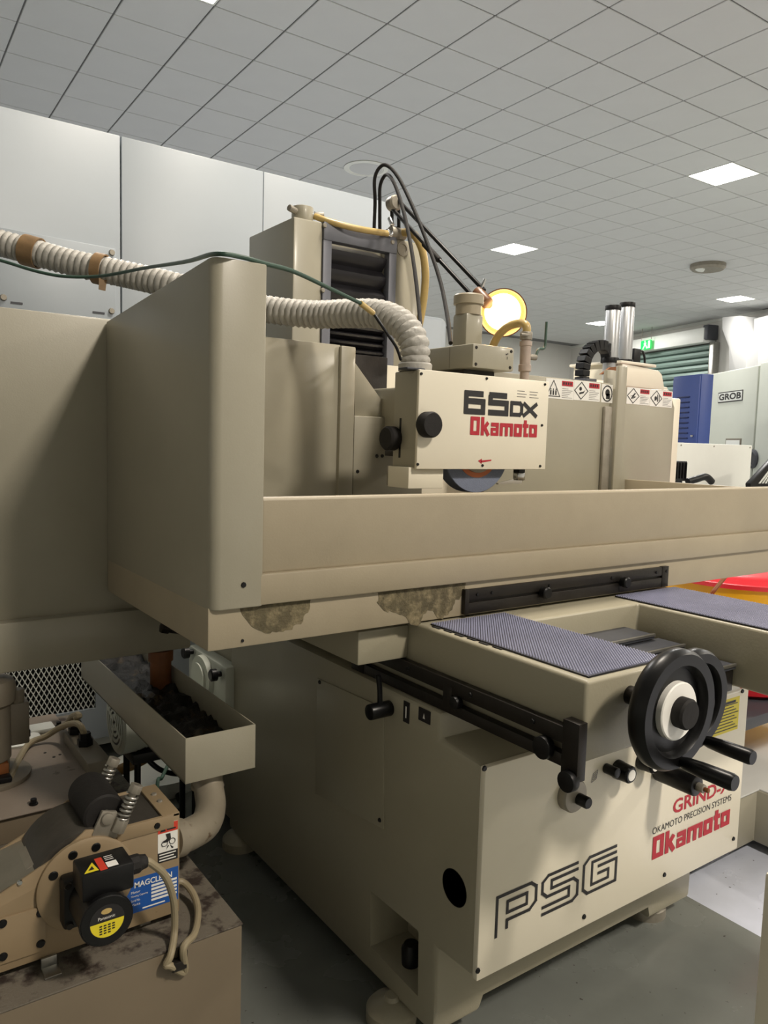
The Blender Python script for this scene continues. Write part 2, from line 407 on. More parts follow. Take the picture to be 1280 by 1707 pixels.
la('lens', M.whiteplain, t, c + V((-.17, .05, -.06)), (-.5, .2, -1), [(.1, 0), (.1, .04), (.04, .07)], 20)

# roller shutter, exit sign and boxed ducts on the right wall
WP = (WA + WN * .06, WN)
def wat(px, py, off=.06): return at(px, py, wall=(WA + WN * off, WN))
tl = wat(1052, 592); tr = wat(1190, 572)
def wallbox(name, m, par, sa, sb, z0, z1, d0, d1, bev=0, **k):
    """box on the right wall between two distances along it"""
    p = [WA + WD * sa + WN * d0, WA + WD * sb + WN * d0, WA + WD * sb + WN * d1, WA + WD * sa + WN * d1]
    return MB().ext([V((q.x, q.y, z0)) for q in p], (0, 0, z1 - z0)).done(name, m, par, bev, **k)
sl = (tl - WA).dot(WD); sr = (tr - WA).dot(WD); zt = .5 * (tl.z + tr.z)
t = thing('roller_shutter', 'grey green roller shutter door behind the blue locker', 'shutter', (WA + WD * (sl + sr) / 2 + WN * .05) * 1.0)
wallbox('housing', M.whiteplain, t, sl - .1, sr, zt, zt + .36, .02, .4, .02)
for k in range(24):
    z1 = zt - .02 - k * .165
    if z1 - .16 < .02: break
    p = WA + WD * sl + WN * .1; 
    MB().ext([V((p.x, p.y, 0)) + WN * a + V((0, 0, z)) for a, z in ((0, z1 - .16), (.07, z1 - .13), (.09, z1 - .08), (.07, z1 - .02), (0, z1))], WD * (sr - sl)).done('slat', M.shutter, t, sm=20)
wallbox('guide_rail', M.steel, t, sr, sr + .16, 0, zt, .02, .2, .01)
wallbox('motor', M.dark, t, sr - .06, sr + .12, zt + .06, zt + .42, .05, .38, .02)
c = wat(1077, 575, .5)
t = thing('exit_sign', 'green lit running figure sign hanging from the ceiling', 'sign', c)
u = WD; up = V((0, 0, 1))
MB().ext([c + u * a * .2 + up * b * .125 - WN * .02 for a, b in ((-1, -1), (1, -1), (1, 1), (-1, 1))], WN * .05).done('panel', M.exit, t, .01)
quads('pictogram', M.whiteplain, t, c + WN * .032, u, up, [circ(-.02, .09, .03, 10), [(-.07, .05), (.05, .06), (.02, -.02), (-.05, -.03)], [(-.05, -.02), (0, -.02), (-.08, -.12), (-.12, -.1)], [(0, -.02), (.04, 0), (.1, -.09), (.06, -.11)], (.11, -.1, .2, .1)])
for a in (-.2, .2): cy('hanger', M.dull, t, c + u * a + up * .14, V((c.x, c.y, CEIL)) + u * a, .008, n=8)
def duct(name, label, pts, off, depth):
    m = MB().ext([wat(px, py, off) for px, py in pts], -WN * depth)
    return tag(m.done('duct', M.ductp, None, .03, loc=wat(*pts[0], off)), label, 'duct')
duct('duct', 'white boxed duct with a slanted neck under the ceiling', [(1203, 528), (1234, 526), (1234, 545), (1243, 576), (1243, 680), (1214, 680), (1214, 579), (1203, 549)], .9, .85)
duct('duct', 'wide white boxed pillar at the right picture edge', [(1256, 531), (1330, 512), (1330, 680), (1252, 680)], .55, .5)

# ================================================================== white machine enclosure behind the grinder
EYF = 3.3
t = thing('machine_enclosure', 'tall white sheet metal machine enclosure behind the grinder', 'machine', (.9, EYF + .4, 0))
x0 = -.6; x3 = at(650, 345, Y=EYF).x; xa = at(200, 300, Y=EYF).x; xb = at(437, 330, Y=EYF).x
zt = at(200, 228, Y=EYF).z
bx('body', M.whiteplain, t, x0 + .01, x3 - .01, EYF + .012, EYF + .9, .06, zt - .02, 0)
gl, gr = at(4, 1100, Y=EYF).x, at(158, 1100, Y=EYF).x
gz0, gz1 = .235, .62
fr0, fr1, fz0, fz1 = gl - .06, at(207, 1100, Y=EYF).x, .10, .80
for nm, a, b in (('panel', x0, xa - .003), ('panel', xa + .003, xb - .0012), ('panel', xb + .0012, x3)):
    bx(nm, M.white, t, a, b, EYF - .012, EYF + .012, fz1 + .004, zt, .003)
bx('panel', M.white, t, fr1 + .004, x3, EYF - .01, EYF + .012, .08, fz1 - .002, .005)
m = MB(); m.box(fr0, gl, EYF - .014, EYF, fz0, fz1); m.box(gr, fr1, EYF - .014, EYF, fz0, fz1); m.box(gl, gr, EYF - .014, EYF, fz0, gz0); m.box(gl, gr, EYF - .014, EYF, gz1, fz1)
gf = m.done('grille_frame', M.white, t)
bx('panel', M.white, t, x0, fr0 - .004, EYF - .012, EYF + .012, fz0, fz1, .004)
bx('vent_backing', M.black, t, gl, gr, EYF + .006, EYF + .0118, gz0, gz1, 0)
m = MB(); W_, H_ = gr - gl, gz1 - gz0; pit = .0205; sl_ = 1.85
for s_ in (1, -1):
    k = -H_ / sl_
    while k < W_ + H_ / sl_:
        pts = []
        for zz in (0, H_):
            pts.append((k + s_ * (zz - (0 if s_ > 0 else H_)) / sl_ if s_ > 0 else k - (zz - H_) / sl_ , zz))
        (ax, az), (bx_, bz) = pts
        def clip(ax, az, bx_, bz):
            if ax > bx_: ax, az, bx_, bz = bx_, bz, ax, az
            if bx_ <= 0 or ax >= W_: return None
            if ax < 0: az += (bz - az) * (0 - ax) / (bx_ - ax); ax = 0
            if bx_ > W_: bz = az + (bz - az) * (W_ - ax) / (bx_ - ax); bx_ = W_
            return ax, az, bx_, bz
        r = clip(ax, az, bx_, bz)
        if r and math.hypot(r[2] - r[0], r[3] - r[1]) > .01:
            d = V((r[2] - r[0], 0, r[3] - r[1])).normalized(); nn = V((-d.z, 0, d.x)) * .0019
            a = V((gl + r[0], EYF - .006 + s_ * .0015, gz0 + r[1])); b = V((gl + r[2], EYF - .006 + s_ * .0015, gz0 + r[3]))
            m.ext([a - nn, b - nn, b + nn, a + nn], (0, .003, 0))
        k += pit
m.done('expanded_mesh', M.whiteplain, gf, kind='stuff')
screw(t, at(196, 1195, Y=EYF - .014), (0, -1, 0), .009, M.chrome, .006)
ca, cb = at(2, 385, Y=EYF - .014), at(189, 418, Y=EYF - .014); cc = at(100, 528, Y=EYF - .014).z
co = ex('cover_plate', M.white, t, [(ca.x - .01, EYF - .02, cc - .2), (cb.x + .008, EYF - .02, cc - .2), (cb.x + .008, EYF - .02, cb.z + .008), (ca.x - .01, EYF - .02, ca.z + .012)], (0, .008, 0), .003)
for p in ((ca.x + .003, ca.z - .008), (cb.x - .008, cb.z - .01), (ca.x + .003, at(4, 497, Y=EYF).z), (cb.x - .01, at(188, 520, Y=EYF).z)):
    screw(co, (p[0], EYF - .02, p[1]), (0, -1, 0), .013, M.dull, .008, 10)
for px in (24, 160): bx('slot', M.dark, co, at(px - 8, 506, Y=EYF).x, at(px + 12, 506, Y=EYF).x, EYF - .0215, EYF - .019, at(px, 507 + (px > 100) * 16, Y=EYF).z - .002, at(px, 507 + (px > 100) * 16, Y=EYF).z + .006, 0)

# rounded white cabinet showing between the column and the spindle motor
p0 = at(708, 526, Y=4.3); p1 = at(744, 540, Y=4.3)
t = thing('machine_cabinet', 'pale rounded machine cabinet seen between column and spindle motor', 'cabinet', ((p0.x + p1.x) / 2, 4.6, 0))
MB().ext([(p0.x - .25, 4.3, 0), (p1.x, 4.3, 0)] + [(p1.x - .05 + .05 * math.cos(a), 4.3, p0.z - .05 + .05 * math.sin(a)) for a in (0, .5, 1.05, 1.57)] + [(p0.x - .25, 4.3, p0.z)], (0, .6, 0)).done('body', M.white, t, .006)
bx('door', M.white, t, p0.x - .23, p1.x - .055, 4.285, 4.3, .2, p0.z - .02, .004)

# ================================================================== the surface grinder
G = thing('surface_grinder', 'large beige surface grinding machine with two black handwheels in front', 'machine', (1.57, 1.9, 0))
BX0, BX1 = 1.067, 2.068; YP, YFt = 1.127, 1.25
# --- base casting: side profile in Y-Z extruded along X
prof = [(YFt, .05), (YFt, .262), (YP, .268), (YP, .736), (1.265, .745), (1.265, .806), (2.38, .806), (2.38, .05)]
base = ex('base', M.base, G, [(BX0, y, z) for y, z in prof], (BX1 - BX0, 0, 0), .012)
m = MB().ext([(1.19, YFt - .1, .02), (1.88, YFt - .1, .02), (1.86, YFt - .1, .088), (1.22, YFt - .1, .088)], (0, .3, 0)); cut(base, m)
pk = [at(617, 1484, X=BX0), at(698, 1552, X=BX0), at(697, 1662, X=BX0), at(617, 1578, X=BX0)]
def shrink(ps, f):
    c = sum(ps, V((0, 0, 0))) / len(ps); return [c + (p - c) * f for p in ps]
inn = [p + V((.11, 0, 0)) for p in shrink(pk, .86)]; inn[2].z -= .0; 
cut(base, MB().loft([[p + V((-.01, 0, 0)) for p in pk], inn]))
hc = at(757, 1480, X=BX0)
cut(base, MB().cyl(hc + V((-.02, 0, 0)), hc + V((.1, 0, 0)), .041, n=28))
la('bore_shade_liner', M.black, base, hc, (1, 0, 0), [(.0408, .0005), (.0408, .098), (.0005, .098), (.0005, .096), (.0392, .096), (.0392, .0005)], 28, sm=20)  # black liner: the hole's dark inside is put into the colour
k = at(685, 1600, X=BX0 + .05)
la('drain_cap', M.black, base, k + V((0, 0, -.028)), (0, 0, 1), [(.029, 0), (.029, .014), (.023, .017), (.025, .06), (.018, .072)], 20)
bx('rear_base', M.base, G, 1.09, 2.04, 2.37, 2.73, .05, .86, .012)
# access panel on the left side
ap = [at(530, 1130, X=BX0), at(641, 1180, X=BX0), at(641, 1382, X=BX0), at(527, 1322, X=BX0)]
acp = ex('access_panel', M.base, G, [p + V((.001, 0, 0)) for p in ap], (-.005, 0, 0), .0015)
for q in ((533, 1137), (633, 1367)): screw(acp, at(*q, X=BX0 - .004), (-1, 0, 0), .006)
# emblem plates and clamp lever on the left side
for q, wd, hh in (((678, 1187), .022, .05), ((708, 1193), .042, .03)):
    c = at(*q, X=BX0); p = ex('emblem_plate', M.ink, G, [c + V((0, a * wd, b * hh / 1.0)) for a, b in ((-.5, -.5), (.5, -.5), (.5, .5), (-.5, .5))], (-.002, 0, 0))
    if wd > .03: quads('emblem', M.paper, p, c + V((-.002, 0, 0)), (0, -1, 0), (0, 0, 1), [[(-.004, -.007), (.004, -.007), (0, .006)]])
    else: quads('emblem', M.paper, p, c + V((-.002, 0, 0)), (0, -1, 0), (0, 0, 1), [(-.0025, -.014, .0025, .014)])
c = at(650, 1180, X=BX0)
lv = cy('clamp_knob', M.gloss, G, c, c + V((-.062, 0, 0)), .019, n=24, bev=.003)
tb('clamp_lever', M.gloss, lv, [c + V((-.03, 0, .01)), c + V((-.032, .0, .05)), c + V((-.036, .002, .085))], .0065, 10)
# front cover panel with print
fpn = bx('front_panel', M.cream, G, BX0 - .001, BX1 - .002, YP - .014, YP + .002, .268, .737, .0035, label='cream front cover panel with printed lettering')
YS = YP - .0142
for q in ((807, 1281), (796, 1618), (973, 1528), (1107, 1458), (1222, 1398), (1237, 1152)): screw(fpn, at(*q, Y=YS), (0, -1, 0), .0065)
U = (1, 0, 0); UP = (0, 0, 1)
a = at(826, 1564, Y=YS); b = at(1031, 1408, Y=YS); hh = at(826, 1500, Y=YS).z - a.z
pw = (b.x - a.x); gw = pw * .295; gs = pw * .345; ph = b.z - a.z
P_ = [[(0, 0), (0, 1), (.86, 1), (1, .87), (1, .5), (.84, .34), (.26, .34), (.26, .12)], [(.26, .8), (.76, .8), (.76, .52), (.26, .52), (.26, .8)]]
S_ = [[(1, 1), (.15, 1), (0, .87), (0, .6), (.13, .46), (.75, .46), (.75, .22), (0, .22)], [(1, .84), (.25, .84), (.25, .63), (.87, .63), (1, .5), (1, .14), (.86, .04), (0, .04)]]
G_ = [[(1, 1), (.16, 1), (0, .84), (0, .18), (.13, .04), (1, .04), (1, .66), (.42, .66)], [(1, .84), (.25, .84), (.25, .22), (.76, .22), (.76, .46), (.42, .46)]]
for k_, gl_ in enumerate((P_, S_, G_)):
    strokes('lettering', M.ink, fpn, (a.x + k_ * gs, YS, a.z), U, UP, gw, ph, [[(x, y * 1.0) for x, y in l] for l in gl_], .0, .0006) if False else None
    sc = [[(x * gw, y * ph) for x, y in l] for l in gl_]
    strokes('lettering', M.ink, fpn, (a.x + k_ * gs, YS, a.z), U, UP, 1, 1, sc, .0076)
a = at(1121, 1358, Y=YS); b = at(1217, 1318, Y=YS)
words('GRIND-X', M.red, fpn, a, U, UP, b.x - a.x, .039, bold=.022)
a = at(1087, 1392, Y=YS); b = at(1218, 1338, Y=YS)
words('OKAMOTO PRECISION SYSTEMS', M.ink, fpn, a, U, UP, b.x - a.x, .018)
a = at(1086, 1434, Y=YS); b = at(1214, 1380, Y=YS)
wid = b.x - a.x
strokes('lettering', M.red, fpn, a, U, UP, wid / 34.3, .061 / 7, OKA, 1.55)
yl = [at(1196, 1226, Y=YS), at(1229, 1212, Y=YS), at(1232, 1160, Y=YS), at(1196, 1176, Y=YS)]
x0, x1, z0, z1 = yl[0].x, yl[1].x, yl[0].z, yl[2].z
p = bx('notice_label', M.yellow, fpn, x0 - .05, x1, YS - .0008, YS + .001, z0, z1, 0, label='yellow notice label')
quads('print', M.ink, p, (x0 - .05, YS - .0008, z0), U, UP, [(.03, z1 - z0 - .014, x1 - x0 + .03, z1 - z0 - .007)] + [(.01, .008 + k * .0085, x1 - x0 + .046 - (k * 37 % 5) * .006, .0105 + k * .0085) for k in range(9)])
sk = at(991, 1293, Y=YS)
strokes('wheel_symbol', M.inkgrey, fpn, sk, U, UP, .001, .001, [[(-10, -14), (6, -8), (10, 12), (-6, 6), (-10, -14)], [(-7, -8), (5, -3)], [(-6, -3), (6, 2)], [(-5, 2), (7, 7)]], 1.6)
bx('drip_lip', M.dark, G, 1.87, BX1 - .01, YP + .004, YFt - .01, .245, .2685, .002)
# dial and knobs on the panel
c = at(948, 1322, Y=YS)
dl = la('dial', M.dull, G, c, (0, -1, 0), [(.038, 0), (.038, .018), (.035, .022), (.012, .023)], 36)
la('dial_knob', M.black, dl, c + V((.008, -.02, -.006)), (0, -1, 0), [(.0135, 0), (.0135, .028), (.0115, .031)], 20)
cy('dial_stem', M.dull, dl, c + V((.002, -.012, .02)), c + V((.004, -.014, .06)), .008, n=14)
for q, r in (((1040, 1287), .022), ((1080, 1272), .021)):
    c = at(*q, Y=YS - .02)
    kb = la('control_knob', M.gloss, G, V((c.x, YS, c.z)), (0, -1, 0), [(r * 1.05, 0), (r * 1.05, .01), (r, .014), (r * .95, .038), (r * .8, .042)], 28)
    la('knob_cap', M.paper, kb, V((c.x, YS - .0415, c.z)), (0, -1, 0), [(r * .62, 0), (r * .6, .0015)], 24)
c = at(1018, 1284, Y=YS - .015)
cy('small_knob', M.gloss, G, V((c.x, YS, c.z)), V((c.x, YS - .035, c.z)), .012, n=20, bev=.002)
c = at(1108, 1288, Y=YS - .02)
rk = cy('crank_boss', M.gloss, G, V((c.x, YS, c.z)), V((c.x, YS - .11, c.z)), .026, n=28, bev=.005)
cy('bolt', M.dull, rk, V((c.x, YS - .11, c.z)), V((c.x, YS - .128, c.z)), .011, n=12)
cy('bolt', M.brownpipe, rk, V((c.x, YS - .128, c.z)), V((c.x, YS - .14, c.z)), .006, n=10)
# levelling feet
for q in ((392, 1392), (662, 1692), (1100, 1512)):
    c = at(*q, Z=.02)
    if q[0] > 1000: c = V((1.96, 1.33, 0))
    elif q[0] > 600: c = V((1.06, 1.40, 0))
    else: c = V((1.09, 2.33, 0))
    la('levelling_foot', M.dull if q[0] > 1000 else M.base, G, V((c.x, c.y, 0)), (0, 0, 1), [(.062, 0), (.062, .028), (.05, .042), (.02, .05), (.016, .06)], 28)
# motor cover plate on the rear left of the base
mc = [at(324, 1095, X=1.06), at(388, 1131, X=1.06)]
ya, yb = mc[1].y + .005, mc[0].y
cp = bx('side_cover', M.greygreen, G, 1.035, 1.09, ya, yb, .42, .63, .012, label='pale square cover with a round boss')
cc = V((1.035, (ya + yb) / 2 + .01, .545))
la('boss', M.greygreen, cp, cc, (-1, 0, 0), [(.085, 0), (.082, .018), (.06, .02), (.058, .028), (.02, .03)], 32)
for y, z in ((ya + .035, .60), (yb - .05, .615)): la('hand_knob', M.black, cp, (1.035, y, z), (-1, 0, 0), [(.009, 0), (.009, .016), (.021, .018), (.021, .036), (.016, .04)], 16)

# --- saddle (U shaped), grip mats, way covers
ZS = .9748; zb = .819
m = MB()
sp = [(1.10, .893), (1.3635, .893), (1.3635, 1.296), (1.793, 1.296), (1.793, .893), (2.093, .893), (2.093, 2.2), (1.10, 2.2)]
m.ext([(x, y, zb) for x, y in sp], (0, 0, ZS - zb))
sad = m.done('saddle', M.base, G, .008, segs=3)
bx('saddle_flank', M.base, G, .955, 1.101, 1.43, 2.1, .885, .966, .006)
def grip(x0, x1, y0, y1, label):
    o = bx('grip_mat', M.matbase, G, x0, x1, y0, y1, ZS, ZS + .004, .001, label=label)
    m = MB().bm; p = .0072; r0, r1, hz = .0029, .0020, .0024; j = 0; y = y0 + .004
    while y < y1 - .003:
        x = x0 + .004 + (p / 2 if j % 2 else 0)
        while x < x1 - .003:
            a = [m.verts.new((x + dx * r0, y + dy * r0, ZS + .004)) for dx, dy in ((-1, 0), (0, -1), (1, 0), (0, 1))]
            b = [m.verts.new((x + dx * r1, y + dy * r1, ZS + .004 + hz)) for dx, dy in ((-1, 0), (0, -1), (1, 0), (0, 1))]
            m.faces.new(b)
            for i in range(4): m.faces.new([a[i], a[(i + 1) % 4], b[(i + 1) % 4], b[i]])
            x += p
        y += p * .56; j += 1
    h = MB(); h.bm.free(); h.bm = m
    h.done('grip_nub', M.nub, o, kind='stuff', sm=20)
grip(1.118, 1.357, .905, 1.372, 'dimpled grey mat on the left arm')
grip(1.80, 2.085, .905, 1.38, 'dimpled grey mat on the right arm')
# torn strip on the edge of the left mat
for k_ in range(6):
    y = 1.33 - k_ * .04; bx('torn_rubber', M.rubber, G, 1.109 + (k_ % 2) * .002, 1.12, y, y + .026, ZS, ZS + .002, .0006)
for k_, (ya_, yb_, z, x1_) in enumerate(((1.20, 1.31, .914, 1.74), (1.13, 1.21, .899, 1.77), (1.0, 1.14, .878, 1.788))):
    bx('way_cover', M.dark, G, 1.37, x1_, ya_, yb_, z - .012, z, .0015)
    bx('wiper_edge', M.steel, G, 1.372, x1_ - .002, ya_ - .004, ya_ + .003, z - .004, z + .003, .001)
bx('way_bed', M.oxide, G, 1.37, 1.787, 1.005, 1.30, .81, .864, .002)
# dog rail under the saddle, left side
RX0, RX1 = 1.078, 1.098
m = MB()
m.box(RX0, RX1, .888, 1.64, .852, .884); m.box(RX0, RX1, .888, 1.64, .808, .832); m.box(RX0 - .0015, RX1 + .0015, .886, .925, .79, .9); m.box(RX0 - .001, RX1 + .001, 1.24, 1.27, .815, .87); m.box(RX0 - .001, RX1 + .001, 1.585, 1.642, .807, .885)
rail = m.done('dog_rail', M.oxide, G, .0012, label='black slotted stop rail on the saddle side')
for y, z, r in ((.965, .832, .022), (.902, .79, .02), (1.22, .842, .014), (1.6, .86, .01)):
    cy('stop_dog', M.black, rail, (RX0 + .004, y, z), (RX0 - .014, y, z), r, n=20, bev=.002)
for y in (1.0, 1.18, 1.4, 1.62): screw(rail, (RX0, y, .87), (-1, 0, 0), .006)
# handwheels
def handwheel(c, R, label, hang, mark=True):
    c = V(c); ax = (0, -1, 0)
    hwl = la('handwheel', M.gloss, G, c, ax, [(R * .30, -.018), (R * .72, -.004), (R * .80, -.016), (R * .93, -.018), (R, -.008), (R, .008), (R * .94, .019), (R * .76, .019), (R * .715, .012), (R * .70, .002), (R * .34, .004), (R * .34, .008), (R * .1, .008)], 64, label=label, sm=50)
    if mark: la('graduated_ring', M.paper, hwl, c, ax, [(R * .48, .003), (R * .48, .014), (R * .46, .016), (R * .20, .016)], 48)
    la('hub', M.rubber, hwl, c, ax, [(R * .255, .0), (R * .255, .034), (R * .225, .038), (R * .05, .038)], 32)
    cy('shaft', M.oxide, hwl, c, c + V((0, .10, 0)), R * .16, n=24)
    h = c + V((math.sin(hang) * R * .86, 0, -math.cos(hang) * R * .86))
    la('handle', M.gloss, hwl, h, ax, [(.008, .015), (.010, .02), (.0125, .03), (.0145, .06), (.0155, .115), (.0135, .122), (.003, .122)], 24)
handwheel(at(1120, 1182, Y=.80), .112, 'front black handwheel with a white ring', .12)
c2 = at(1152, 1166, Y=.88); handwheel(c2, .106, 'rear black handwheel partly hidden', .32, False)
bx('handwheel_bracket', M.base, G, 1.37, 1.56, .945, 1.0, .80, .875, .006)

# --- table with coolant trough and splash guards
YT = 1.396; TX0, TX1 = .578, 2.74; ZB, ZL, ZM, ZR = .979, 1.063, 1.127, 1.281
bx('table_skirt', M.beige2, G, TX0 + .0005, TX1, YT, 2.083, ZB, ZL + .004, .003)
bx('trough_lip', M.beige2, G, TX0 + .104, TX1, YT - .012, YT + .02, ZL, ZM, .004)
bx('trough_front', M.beige2, G, TX0 + .11, TX1, YT - .001, YT + .022, ZM - .004, ZR, .008, segs=3)
bx('trough_floor', M.beige, G, TX0 + .02, TX1, YT, 2.07, ZL, ZL + .012, 0)
bx('trough_end', M.beige2, G, TX1 - .02, TX1, YT + .02, 2.09, ZL, ZR - .012, .003)
bx('work_table', M.steel, G, 1.0, 2.3, 1.52, 1.98, ZL + .01, 1.13, .003)
bx('magnetic_chuck', M.oxide, G, 1.15, 2.05, 1.56, 1.94, 1.13, 1.2, .004)
# left end guard: L plan with a rounded outer corner
zg = lambda y: 1.736 - (y - 1.384) * .066
r = .022; YB0, YB1 = YT - .012, 2.083; XG = TX0 + .112; tk = .016
plan = [(XG, YB0)] + [(TX0 + r - r * math.cos(a), YB0 + r - r * math.sin(a)) for a in (1.5708, 1.18, .785, .39, 0)] + [(TX0, YB1), (TX0 + tk, YB1), (TX0 + tk, YB0 + tk), (XG, YB0 + tk)]
eg = MB(); rings = [[V((x, y, z if z else zg(y))) for x, y in plan] for z in (ZL - .002, 0)]
eg.loft(rings); egd = eg.done('end_guard', M.beige, G, .004, label='tall left end splash guard')
egl = bx('end_guard_edge', M.beige2, egd, XG - .014, XG, YB0 + .003, YB0 + .05, ZL, 1.724, .002)
screw(egd, at(406, 975, Y=YB0), (0, -1, 0), .006)
screw(egd, at(404, 1068, Y=YT), (0, -1, 0), .0035); 
# peeled paint on the skirt
def patch(top, bot, jag, seed):
    rnd = random.Random(seed); pts = [V(at(*q, Y=YT - .0002)) for q in top]
    low = []
    for (ax_, ay), (bx_, by) in zip(bot, bot[1:]):
        n = max(2, int(math.hypot(bx_ - ax_, by - ay) / 5))
        for i in range(n):
            f = i / n; j = (0 if i == 0 else rnd.uniform(-jag, jag))
            low.append(at(ax_ + (bx_ - ax_) * f + j, ay + (by - ay) * f + j * 1.1, Y=YT - .0002))
    low.append(at(*bot[-1], Y=YT - .0002))
    MB().ext(pts + low, (0, -.0006, 0)).done('peeled_patch', M.patch, G, label='mottled patch where paint has peeled')
patch([(392, 1004), (460, 997), (518, 990)], [(518, 990), (516, 1015), (505, 1036), (480, 1050), (445, 1056), (420, 1045), (404, 1025), (400, 1012), (392, 1004)], 2.2, 3)
patch([(600, 985), (700, 972), (777, 963)], [(777, 963), (772, 985), (755, 1010), (738, 1032), (729, 1030), (722, 1018), (712, 1017), (700, 1041), (684, 1041), (676, 1028), (656, 1021), (640, 1018), (628, 1004), (630, 988), (600, 985)], 2.2, 5)
patch([(518, 990), (560, 983), (628, 978)], [(628, 978), (600, 986), (560, 988), (540, 992), (518, 990)], .8, 6)
# stop rail on the trough front
s0, s1 = at(775, 1010, Y=YT - .012), at(1113, 965, Y=YT - .012)
zr0, zr1 = ZB + .006, ZB + .066
m = MB(); m.box(s0.x, s1.x, YT - .012, YT, zr0, zr0 + .027); m.box(s0.x, s1.x, YT - .012, YT, zr0 + .034, zr1); m.box(s0.x - .001, s0.x + .012, YT - .013, YT - .0002, zr0 - .001, zr1 + .001); m.box(s1.x - .03, s1.x + .001, YT - .013, YT - .0002, zr0 - .001, zr1 + .001); m.box(s0.x + .001, s1.x - .001, YT - .005, YT - .0004, zr0 + .001, zr1 - .001)
srl = m.done('stop_rail', M.oxide, G, .001, label='dark slotted stop rail on the trough front')
for q in ((903, 996), (1036, 978)):
    c = at(*q, Y=YT - .012); la('stop_dog', M.black, srl, (c.x, YT - .012, zr0 + .031), (0, -1, 0), [(.013, 0), (.013, .008), (.016, .01), (.016, .02), (.013, .023)], 18)
for q in (790, 814, 909, 1012, 1086, 1102): 
    c = at(q, 990, Y=YT); screw(srl, (c.x, YT - .012, zr1 - .014), (0, -1, 0), .0045, M.black)
# rear splash guard (left part), strip below, end post, stepped plates
YR = 2.087
rg = bx('rear_guard', M.beige, G, -.42, 1.30, YR, YR + .02, .925, 1.698, .004, label='long flat rear splash guard')
bx('rear_gutter', M.beige, G, -.42, .80, YR - .035, YR + .02, .80, .927, .006)
ca_, cb_ = at(566, 700, Y=YR - .012), at(590, 700, Y=YR - .012)
bx('guard_post', M.beige, G, ca_.x, cb_.x, YR - .014, YR + .03, 1.02, at(578, 578, Y=YR).z, .004)
y_ = YR + .01
ex('stepped_plate', M.beige, G, [at(591, 700, Y=y_), at(591, 603, Y=y_), at(635, 665, Y=y_), at(662, 657, Y=y_), at(700, 657, Y=y_), at(700, 700, Y=y_)], (0, .015, 0), .002)
a, b = at(591, 693, Y=y_ - .02), at(660, 697, Y=y_ - .02)
sp_ = bx('lower_plate', M.beige, G, a.x, b.x + .12, y_ - .02, y_, 1.10, a.z, .003)
for q in ((596, 786), (628, 760), (637, 760)): screw(sp_, at(*q, Y=y_ - .02), (0, -1, 0), .0065)
bx('cross_slide_cover', M.cream, G, at(592, 640, Y=2.3).x - .05, 2.1, 2.3, 2.48, .9, at(620, 606, Y=2.3).z, .004)
# right rear guard with safety labels
a, b = at(880, 627, Y=YR), at(1018, 640, Y=YR)
rr = bx('rear_guard_right', M.beige, G, 1.93, b.x, YR, YR + .02, ZL, at(950, 632, Y=YR).z, .004, label='rear splash guard with a row of labels')
bx('guard_return', M.dull, G, at(1003, 700, Y=YR).x, b.x, YR - .016, YR - .001, ZL, at(1010, 690, Y=YR).z + .03, .004)
d1x_ = at(1046, 620, Y=YR - .03).x
c0, c1 = at(1019, 620, Y=YR + .03), at(1034, 620, Y=YR + .03); z1 = at(1030, 611, Y=YR).z
bx('guard_channel', M.beige, G, c0.x, d1x_ + .05, YR + .05, YR + .07, ZL, z1 - .01, .002)
bx('channel_sill', M.beige, G, c0.x, c1.x, YR - .005, YR + .05, ZL, at(1025, 746, Y=YR).z, .002)
d0, d1 = at(1032, 620, Y=YR - .03), at(1046, 620, Y=YR - .03)
bx('guard_flange', M.beige, G, d0.x, d1.x, YR - .03, YR - .012, ZL, z1, .004)
e1 = at(1125, 672, Y=YR - .02); e0 = at(1046, 655, Y=YR - .02)
ec = at(1116, 650, Y=YR - .02)
rp = ex('right_guard', M.beige, G, [(d1.x, YR - .02, .93), (e1.x, YR - .02, .93), (e1.x, YR - .02, e1.z - .02), (ec.x, YR - .02, ec.z), (d1.x, YR - .02, e0.z + .02)], (0, .08, 0), .004, label='right hand guard panel with two safety labels')
g1_ = at(1131, 672, Y=YR)
bx('guard_edge', M.cream, rp, e1.x - .012, g1_.x, YR - .012, YR + .05, .93, at(1125, 664, Y=YR).z, .008)  # light catching the guard's return edge, put in as cream colour
